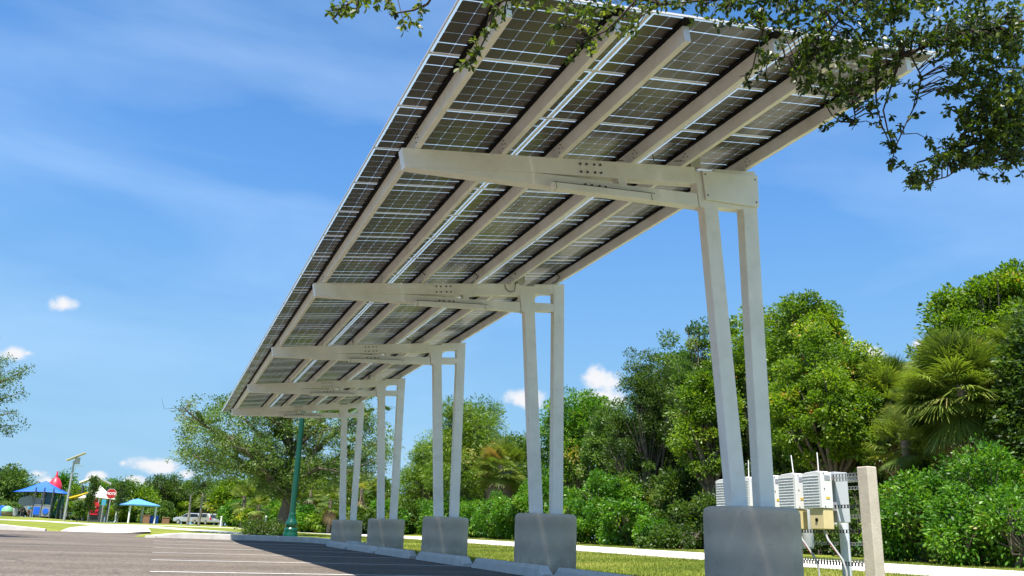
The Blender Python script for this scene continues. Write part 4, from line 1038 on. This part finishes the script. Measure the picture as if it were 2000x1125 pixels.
# yellow wing of a second sail
p, dep = far(150, 100); S = dep/F_PX
ys = thing('shade_sail', 'yellow and cream sail slanting down toward the solar light pole', 'shade sail', p)
a = [((128-150)*S, 0, top_h(128, 976, dep, p.z)), ((176-150)*S, -1.2, top_h(176, 962, dep, p.z)), ((176-150)*S, 1.4, top_h(176, 962, dep, p.z)), ((140-150)*S, 1.2, top_h(140, 975, dep, p.z))]
MB().add(a+[(x, y, z+.12) for x, y, z in a], [(0, 1, 2, 3), (7, 6, 5, 4), (0, 4, 5, 1), (1, 5, 6, 2), (2, 6, 7, 3), (3, 7, 4, 0)]).build('yellow_cloth', YELF, ys)
a = [(x*.9+.3, y+.2, z-.35) for x, y, z in a]
MB().add(a+[(x, y, z+.1) for x, y, z in a], [(0, 1, 2, 3), (7, 6, 5, 4), (0, 4, 5, 1), (1, 5, 6, 2), (2, 6, 7, 3), (3, 7, 4, 0)]).build('cream_cloth', CREAM, ys)
posts(ys, [(-1.2, .6), (1.4, -.8), (1.4, 1.0)], .08, top_h(150, 972, dep, p.z)-.1, DGREY)
# green/cream winged canopy
p, dep = far(173, 112); S = dep/F_PX
gw = thing('shade_canopy', 'green and cream winged canopy highest behind the slender tree', 'shade canopy', p)
zt = top_h(173, 933, dep, p.z); ze = top_h(173, 948, dep, p.z)
for sgn, mm, nm in ((-1, CREAM, 'left_wing'), (1, CREAM, 'right_wing')):
    vs = []
    for i in range(9):
        f = i/8; z = lerp(zt, ze, f**.7)
        vs += [(sgn*f*29*S, -1.3*(1-f), z), (sgn*f*29*S, 1.6*(1-f), z-.15), (sgn*f*29*S, -1.3*(1-f), z+.18)]
    MB().add(vs, [(3*i, 3*i+1, 3*i+4, 3*i+3) for i in range(8)]+[(3*i, 3*i+3, 3*i+5, 3*i+2) for i in range(8)]+[(3*i+1, 3*i+2, 3*i+5, 3*i+4) for i in range(8)]).build('wing', mm, gw)
MB().add([(-4.5*S*1.4, -.8, ze-.5), (4.5*S*2.2, -.8, ze-.6), (0, -.4, zt), (0, .8, ze-.5)], [(0, 1, 2), (1, 3, 2), (3, 0, 2), (0, 3, 1)]).build('green_centre', GRNF, gw)
posts(gw, [(-1.2, 0), (1.4, 0)], .12, ze-.3, DGREY)
# red dome tower
p, dep = far(95, 112); S = dep/F_PX
rd = thing('play_tower', 'tall play tower with red dome roof and spire behind the blue canopy', 'play tower', p)
zb = top_h(95, 960, dep, p.z); zt = top_h(95, 935, dep, p.z); zs = top_h(95, 924, dep, p.z); r = 13*S
MB().lathe([(r, zb), (r*1.0, zb+(zt-zb)*.25), (r*.82, zb+(zt-zb)*.55), (r*.5, zb+(zt-zb)*.85), (r*.12, zt)], k=20).build('dome_roof', REDP, rd)
MB().tube([(0, 0, zt-.1), (0, 0, zs)], [.14, .07], 8).build('spire', REDP, rd)
for x, yy in ((-1.2, -1), (1.2, -1), (1.2, 1), (-1.2, 1)): MB().tube([(x, yy*.8, -.2), (x*.8, yy*.8, zb+.1)], .10, 8).build('post', DGREY, rd)
MB().box(-1.2, 1.2, -1, 1, 2.0, 2.12).build('deck', MGREY, rd)
# play unit under the blue canopy
p, dep = far(78, 103); S = dep/F_PX
pu = thing('play_unit', 'grey play unit with blue round and square panels under the blue canopy', 'play equipment', p)
for i, cx in enumerate((-8*S, 8*S)):
    MB().box(cx-7.2*S, cx+7.2*S, -.9, -.82, .15, 1.15).build('play_panel', MGREY, pu)
MB().box(-8*S-5*S, -8*S+5.5*S, -.95, -.905, .3, 1.05).build('square_insert', BLUEP, pu)
MB().tube([(8*S, -.905, .66), (8*S, -.96, .66)], 5.2*S, 24).build('round_insert', BLUEP, pu)
for x in (-15, 0, 16): 
    MB().tube([(x*S, -.85, -.1), (x*S, -.85, 3.0)], .07, 8).build('post', DGREY, pu)
    MB().tube([(x*S, .95, -.1), (x*S, .95, 3.0)], .07, 8).build('post', DGREY, pu)
MB().box(-15*S, 16*S, -.85, .95, 1.2, 1.3).build('deck', MGREY, pu)
MB().box(-15*S, -4*S, -.2, -.1, 1.3, 2.0).build('tower_wall', MGREY, pu)
MB().box(2*S, 12*S, .2, .3, 1.4, 2.9).build('climbing_net', [mat('net_blue', (.05, .12, .2), .7)], pu)
MB().prism([(-44*S, 1.4), (-42*S, 1.9), (-28*S, 2.15), (-20*S, 2.2), (-14*S, .2), (-22*S, .2), (-30*S, .9)], -.3, .3).build('grey_slide', MGREY, pu, .05)
p, dep = far(112, 106)
gs = thing('play_slide', 'green slide unit right of the blue canopy', 'play equipment', p)
for x, c_ in ((-.6, GRNP), (.1, GRNP)): MB().tube([(x, 0, 2.3), (x-.1, -.4, 1.6), (x-.3, -.6, .8), (x-.5, -.8, .3)], .22, 10).build('tube_slide', c_, gs)
MB().prism([(.9, .3), (1.1, .3), (2.6, 1.9), (2.5, 2.1)], -.3, .3).build('ramp_slide', [mat('lime_plastic', (.10, .45, .08), .45)], gs, .02)
for x in (-1.2, .6, 1.6): MB().tube([(x, .5, -.1), (x, .5, 2.8)], .07, 8).build('post', DGREY, gs)
MB().box(-1.2, 1.6, -.2, 1, 1.0, 1.1).build('deck', DGREY, gs)
p, dep = far(180, 99); S = dep/F_PX
rp_ = thing('play_panel_wall', 'dark play wall with a red lattice panel right of the slender tree', 'play equipment', p)
MB().box(-9*S, 12*S, 0, .1, .0, 1.6).build('back_panel', DGREY, rp_)
for q in range(5): MB().box(-6*S+q*3*S-.04, -6*S+q*3*S+.04, -.08, -.005, .75, 1.5).build('red_bar', REDP, rp_)
for z in (.7, 1.05, 1.5): MB().box(-7*S, 7*S, -.16, -.085, z, z+.08).build('red_bar', REDP, rp_)
MB().add([(-.3, -.1, 1.65), (.4, -.1, 1.65), (0, -.1, 2.3), (-.4, .1, 1.65), (.4, .1, 1.65), (0, .1, 2.3)], [(0, 1, 2), (5, 4, 3), (0, 3, 4, 1), (1, 4, 5, 2), (2, 5, 3, 0)]).build('red_peak', REDP, rp_)
for x in (-9, 5, 14): MB().tube([(x*S, .15, -.1), (x*S, .15, 2.3)], .07, 8).build('post', GALV, rp_)
p, dep = far(140, 98); S = dep/F_PX
bn = thing('picnic_bench', 'dark picnic bench at the foot of the solar light pole', 'bench', p)
MB().box(-.9, .9, -.35, .35, .68, .76).build('table_top', DGREY, bn)
for s_ in (-.7, .7): MB().box(-.9, .9, s_-.14, s_+.14, .42, .47).build('seat', REDP if s_ > 0 else DGREY, bn)
for x in (-.6, .6): MB().prism([(-.75, -.1), (-.65, -.1), (-.2, .68), (-.3, .68)], x-.05, x+.05, 0, lambda a, y, b: (y, a, b)).prism([(.75, -.1), (.65, -.1), (.2, .68), (.3, .68)], x+.051, x+.15, 0, lambda a, y, b: (y, a, b)).build('leg', DGREY, bn)
p, dep = far(10, 103); S = dep/F_PX
gb = thing('climbing_ball', 'green and tan climbing boulder at the left of the playground', 'play equipment', p)
MB().lathe([(.3, -.1), (.5, .15), (.55, .5)], k=16).build('lower_half', [mat('tan_rock', (.25, .2, .13), .8)], gb)
MB().lathe([(.55, .5), (.5, .75), (.33, .95), (.1, 1.05)], k=16).build('upper_half', [mat('mint_plastic', (.15, .38, .2), .6)], gb)
p, dep = far(25, 103); S = dep/F_PX
fn = thing('fence', 'pale grey low fence at the left of the playground', 'fence', p)
MB().box(-9*S, 6*S, -.03, .03, .1, .85).build('fence_panel', [mat('pale_mesh', (.35, .37, .38), .7)], fn)
for x in (-9, 0, 6): MB().tube([(x*S, 0, -.1), (x*S, 0, 1.0)], .04, 8).build('post', DGREY, fn)
p, dep = far(1, 104)
bb = thing('blue_barrel', 'dark blue barrel cut by the left edge', 'barrel', p); MB().lathe([(.3, -.1), (.34, .2), (.34, .8), (.3, 1.0)], k=16).build('body', BLUEP, bb); MB().lathe([(.31, 1.0), (.31, 1.04), (.1, 1.06)], k=16).build('lid', BLUEP, bb)

# people at the play unit (continuous skinned bodies)
def person(label, base, H, shirt, trousers, skin, rz=0, bend=0, hair=(.05, .03, .02)):
    t = thing('person', label, 'person', base, rz); s = H
    J = {'pel': (0, 0, .52), 'waist': (0, .0, .60), 'chest': (0, -.02*bend, .72), 'neck': (0, -.05*bend, .83), 'head': (0, -.07*bend, .89), 'top': (0, -.08*bend, .965),
         'shl': (-.11, -.04*bend, .80), 'ell': (-.15, -.05-.1*bend, .66), 'hal': (-.15, -.14-.14*bend, .57), 'shr': (.11, -.04*bend, .80), 'elr': (.155, .0, .64), 'har': (.15, -.05, .50),
         'hil': (-.055, 0, .50), 'knl': (-.065, -.05, .28), 'anl': (-.065, -.0, .05), 'tol': (-.065, -.08, .02), 'hir': (.055, 0, .50), 'knr': (.07, .0, .27), 'anr': (.07, .06, .05), 'tor': (.07, -.02, .02)}
    Rr = {'pel': .075, 'waist': .068, 'chest': .078, 'neck': .03, 'head': .05, 'top': .042, 'shl': .036, 'ell': .026, 'hal': .02, 'shr': .036, 'elr': .026, 'har': .02, 'hil': .055, 'knl': .04, 'anl': .026, 'tol': .022, 'hir': .055, 'knr': .04, 'anr': .026, 'tor': .022}
    E_ = [('pel', 'waist'), ('waist', 'chest'), ('chest', 'neck'), ('neck', 'head'), ('head', 'top'), ('chest', 'shl'), ('shl', 'ell'), ('ell', 'hal'), ('chest', 'shr'), ('shr', 'elr'), ('elr', 'har'), ('pel', 'hil'), ('hil', 'knl'), ('knl', 'anl'), ('anl', 'tol'), ('pel', 'hir'), ('hir', 'knr'), ('knr', 'anr'), ('anr', 'tor')]
    def skinned(names, grow, nm, m):
        ed = [(a, b) for a, b in E_ if a in names and b in names]; idx = {n: i for i, n in enumerate(names)}
        me = bpy.data.meshes.new(nm); me.from_pydata([tuple(c*s for c in J[n]) for n in names], [(idx[a], idx[b]) for a, b in ed], []); me.materials.append(m)
        o = link(nm, me, t); mod = o.modifiers.new('skin', 'SKIN'); mod.use_smooth_shade = True
        for n in names: me.skin_vertices[0].data[idx[n]].radius = (Rr[n]*s*grow, Rr[n]*s*grow)
        me.skin_vertices[0].data[0].use_root = True
        sub = o.modifiers.new('sub', 'SUBSURF'); sub.levels = 2; sub.render_levels = 2; return o
    skinned(list(J), 1, 'body', mat('skin'+str(skin), skin, .6))
    skinned(['chest', 'pel', 'waist', 'shl', 'ell', 'shr', 'elr'], 1.18, 'shirt', mat('shirt'+str(shirt), shirt, .8))
    skinned(['pel', 'hil', 'knl', 'anl', 'hir', 'knr', 'anr'], 1.16, 'trousers', mat('trousers'+str(trousers), trousers, .8))
    hd = J['top']; MB().lathe([(.03*s, -.03*s), (.056*s, -.02*s), (.052*s, .02*s), (.02*s, .05*s)], (hd[0]*s, hd[1]*s+.012*s, hd[2]*s-.01*s), 12).build('hair', mat('hair'+str(hair), hair, .8), t)
    hx, hy, hz = [c*s for c in J['head']]
    MB().lathe([(.004*s, -.006*s), (.008*s, 0), (.004*s, .008*s)], (hx, hy-.052*s, hz), 6).build('nose', mat('skin'+str(skin), skin, .6), t)
    return t
p, dep = far(53, 101); person('person in blue top and brown trousers standing beside the play unit', p, 1.22, (.03, .25, .42), (.16, .06, .02), (.35, .2, .13), .4, .6)
p, dep = far(40, 101); person('stooping person in dark clothes left of the one in blue', p, 1.0, (.015, .02, .03), (.02, .02, .03), (.35, .2, .13), -.5, 1.6)

# cars
def carobj(label, u, y, paint, rz, L=4.5, H=1.55, group='parked cars behind the lawn'):
    p, dep = far(u, y); t = thing('parked_car', label, 'car', p, rz, group); w = .88
    prof = [(-L/2, .35), (-L/2+.02, .8), (-L/2+.35, .93), (-L/2+1.15, 1.02), (-L/2+1.95, H-.06), (-L/2+2.5, H), (L/2-.75, H-.02), (L/2-.35, H-.18), (L/2-.05, 1.0), (L/2, .6), (L/2-.05, .33)]
    mb = MB(); mb.prism(prof, -w, w); mb.build('body', paint, t, .09)
    def win(poly, nm):
        for s_ in (-1, 1): MB().prism(poly, s_*(w+.003)-.006, s_*(w+.003)+.006).build(nm, GLASSD, t)
    win([(-L/2+1.3, 1.03), (-L/2+2.0, H-.13), (-L/2+2.5, H-.1), (-L/2+2.5, 1.0)], 'side_window'); win([(-L/2+2.58, 1.0), (-L/2+2.58, H-.1), (L/2-.85, H-.11), (L/2-.7, 1.03)], 'side_window')
    MB().add([(L/2-.335, -w*.8, H-.21), (L/2-.335, w*.8, H-.21), (L/2-.045, w*.88, 1.02), (L/2-.045, -w*.88, 1.02), (L/2-.31, -w*.8, H-.20), (L/2-.31, w*.8, H-.20), (L/2-.02, w*.88, 1.03), (L/2-.02, -w*.88, 1.03)], [(0, 1, 2, 3), (7, 6, 5, 4), (0, 4, 5, 1), (1, 5, 6, 2), (2, 6, 7, 3), (3, 7, 4, 0)]).build('rear_window', GLASSD, t)
    MB().add([(-L/2+1.2, -w*.85, 1.05), (-L/2+1.2, w*.85, 1.05), (-L/2+1.93, w*.8, H-.07), (-L/2+1.93, -w*.8, H-.07), (-L/2+1.17, -w*.85, 1.07), (-L/2+1.17, w*.85, 1.07), (-L/2+1.9, w*.8, H-.05), (-L/2+1.9, -w*.8, H-.05)], [(0, 1, 2, 3), (7, 6, 5, 4), (0, 4, 5, 1), (1, 5, 6, 2), (2, 6, 7, 3), (3, 7, 4, 0)]).build('windscreen', GLASSD, t)
    for s_ in (-1, 1):
        MB().box(L/2-.10, L/2+.02, s_*w*.82-.12, s_*w*.82+.12, .72, 1.0).build('tail_light', REDP, t, .02)
        MB().box(-L/2-.01, -L/2+.15, s_*w*.75-.16, s_*w*.75+.16, .62, .8).build('headlight', WHITE, t, .02)
        for x in (-L/2+.85, L/2-.9):
            wh = MB().tube([(x, s_*(w-.2), .32), (x, s_*(w+.02), .32)], .33, 18).build('wheel', TYRE, t)
            MB().tube([(x, s_*(w+.01), .32), (x, s_*(w+.035), .32)], .2, 12).build('rim', GALV, wh)
    MB().box(L/2-.04, L/2+.05, -w*.9, w*.9, .38, .58).build('rear_bumper', paint, t, .03)
    MB().box(L/2+.003, L/2+.056, -.24, .24, .64, .76).build('number_plate', WHITE, t)
carobj('silver hatchback parked at an angle, left of the beige car', 371, 132, SILVER, radians(-32))
carobj('beige car seen from behind, parked right of the silver one', 401, 129, BEIGE, radians(-62))

# posts and small things on the lawn
for i, (u, y, v0, v1, r, m_, lb) in enumerate([(430, 74, 1011, 1027, .06, WHITE, 'short white marker post right of the beige car'), (517, 31.6, 1012, 1047, .028, GALV, 'thin grey post behind the kerb near the dark bush')]):
    p, dep = far(u, y); t = thing('marker_post', lb, 'post', p); H = top_h(u, v0, dep, p.z)
    MB().tube([(0, 0, -.2), (0, 0, H)], r, 8).build('shaft', m_, t); MB().lathe([(r*1.3, H-.02), (r*1.3, H+.03), (r*.4, H+.06)], k=8).build('cap', m_, t)

# ------------------------------------------------------------------ world
SUN = Vector((-.87, -1.3, 4.0)).normalized()
sc = bpy.context.scene
w = bpy.data.worlds.new('World'); sc.world = w; w.use_nodes = True
N = w.node_tree.nodes; L = w.node_tree.links; bg = N['Background']
sky = N.new('ShaderNodeTexSky'); sky.sky_type = 'NISHITA'; sky.sun_disc = False
sky.sun_elevation = math.asin(SUN.z); sky.sun_rotation = math.atan2(SUN.x, SUN.y)
sky.air_density = 1.0; sky.dust_density = .3; sky.ozone_density = 3.0
tc = N.new('ShaderNodeTexCoord'); D = tc.outputs['Generated']
def vm(op, a, b=None):
    n = N.new('ShaderNodeVectorMath'); n.operation = op
    for i, q in enumerate((a, b)):
        if q is None: continue
        if hasattr(q, 'links'): L.new(q, n.inputs[i])
        else: n.inputs[i].default_value = q
    return n
def mt(op, a, b=None, clamp=False):
    n = N.new('ShaderNodeMath'); n.operation = op; n.use_clamp = clamp
    for i, q in enumerate((a, b)):
        if q is None: continue
        if hasattr(q, 'links'): L.new(q, n.inputs[i])
        else: n.inputs[i].default_value = q
    return n.outputs[0]
hsv = N.new('ShaderNodeHueSaturation'); hsv.inputs['Saturation'].default_value = 1.24; hsv.inputs['Value'].default_value = 1.0
L.new(sky.outputs[0], hsv.inputs['Color'])
nz = N.new('ShaderNodeTexNoise'); nz.inputs['Scale'].default_value = 30; nz.inputs['Detail'].default_value = 8; nz.inputs['Roughness'].default_value = .6
L.new(D, nz.inputs['Vector'])
clouds = [(125, 594, 30, 18, .9), (1028, 780, 40, 22, 1), (1170, 742, 40, 27, 1), (1165, 780, 56, 24, 1), (300, 908, 52, 17, 1), (190, 932, 22, 12, 1), (262, 938, 24, 11, 1), (72, 925, 22, 9, .7), (18, 690, 34, 14, .6), (1690, 692, 40, 18, .9), (1790, 672, 24, 9, .7), (240, 905, 10, 7, .4), (1665, 680, 20, 8, .3), (90, 940, 30, 14, .6), (365, 925, 20, 10, .6), (640, 930, 30, 12, .5), (55, 690, 12, 6, .35), (470, 905, 30, 10, .5), (300, 945, 60, 8, .4)]
acc = None
for u, v, ru, rv, a in clouds:
    c = ray(u, v).normalized(); e = (ray(u+ru, v).normalized()-c).length; f = (ray(u, v-rv).normalized()-c).length
    d = vm('SUBTRACT', D, tuple(c)).outputs[0]
    d = vm('MULTIPLY', d, (1/e, 1/e, 1/f)).outputs[0]
    ln = vm('LENGTH', d).outputs['Value']
    q = mt('MULTIPLY', mt('SUBTRACT', 1.35, ln), a if a < 1 else 1.0)
    acc = q if acc is None else mt('MAXIMUM', acc, q)
nn = mt('MULTIPLY', mt('SUBTRACT', nz.outputs['Fac'], .5), 2.8)
mask = N.new('ShaderNodeMapRange'); mask.interpolation_type = 'SMOOTHSTEP'
L.new(mt('ADD', acc, nn), mask.inputs[0]); mask.inputs[1].default_value = .08; mask.inputs[2].default_value = .95
mk = mt('MULTIPLY', mask.outputs[0], mt('MULTIPLY', acc, 2.5, True), True)
# thin cirrus
mp = N.new('ShaderNodeMapping'); mp.inputs['Scale'].default_value = (1.2, 1.2, 4.0); mp.inputs['Rotation'].default_value = (0.1, .15, 0); L.new(D, mp.inputs[0])
n2 = N.new('ShaderNodeTexNoise'); n2.inputs['Scale'].default_value = 1.9; n2.inputs['Detail'].default_value = 6; n2.inputs['Distortion'].default_value = .4; L.new(mp.outputs[0], n2.inputs['Vector'])
mr = N.new('ShaderNodeMapRange'); mr.inputs[1].default_value = .44; mr.inputs[2].default_value = .80; mr.inputs[4].default_value = .30; L.new(n2.outputs['Fac'], mr.inputs[0])
m1 = N.new('ShaderNodeMixRGB'); L.new(mr.outputs[0], m1.inputs[0]); m1.inputs[2].default_value = (3.6, 4.6, 5.8, 1)
sp = N.new('ShaderNodeSeparateXYZ'); L.new(D, sp.inputs[0])
hz = N.new('ShaderNodeMapRange'); hz.interpolation_type = 'SMOOTHSTEP'; L.new(sp.outputs['Z'], hz.inputs[0]); hz.inputs[1].default_value = -.02; hz.inputs[2].default_value = .45; hz.inputs[3].default_value = .50; hz.inputs[4].default_value = 1.0
sc_ = vm('SCALE', hsv.outputs[0]); L.new(hz.outputs[0], sc_.inputs['Scale']); 
hf = N.new('ShaderNodeMapRange'); hf.interpolation_type = 'SMOOTHSTEP'; L.new(sp.outputs['Z'], hf.inputs[0]); hf.inputs[1].default_value = -.05; hf.inputs[2].default_value = .42; hf.inputs[3].default_value = .85; hf.inputs[4].default_value = 0
hm = N.new('ShaderNodeMixRGB'); L.new(hf.outputs[0], hm.inputs[0]); L.new(sc_.outputs[0], hm.inputs[1]); hm.inputs[2].default_value = (1.25, 2.55, 4.0, 1); L.new(hm.outputs[0], m1.inputs[1])
m2 = N.new('ShaderNodeMixRGB'); L.new(mk, m2.inputs[0]); L.new(m1.outputs[0], m2.inputs[1]); m2.inputs[2].default_value = (4.0, 4.05, 4.2, 1)
L.new(m2.outputs[0], bg.inputs['Color']); bg.inputs['Strength'].default_value = .106
sd = bpy.data.lights.new('sun', 'SUN'); sd.energy = 5.0; sd.angle = radians(.53); sd.color = (1, .955, .88)
so = bpy.data.objects.new('sun', sd); C.objects.link(so); so.rotation_euler = (-SUN).to_track_quat('-Z', 'Y').to_euler(); so.location = (0, 0, 30)

sc.view_settings.view_transform = 'Standard'; sc.view_settings.look = 'None'; sc.view_settings.exposure = 1.12; sc.view_settings.gamma = 1
sc.render.engine = 'CYCLES'
sc.cycles.max_bounces = 8; sc.cycles.diffuse_bounces = 4; sc.cycles.transparent_max_bounces = 16
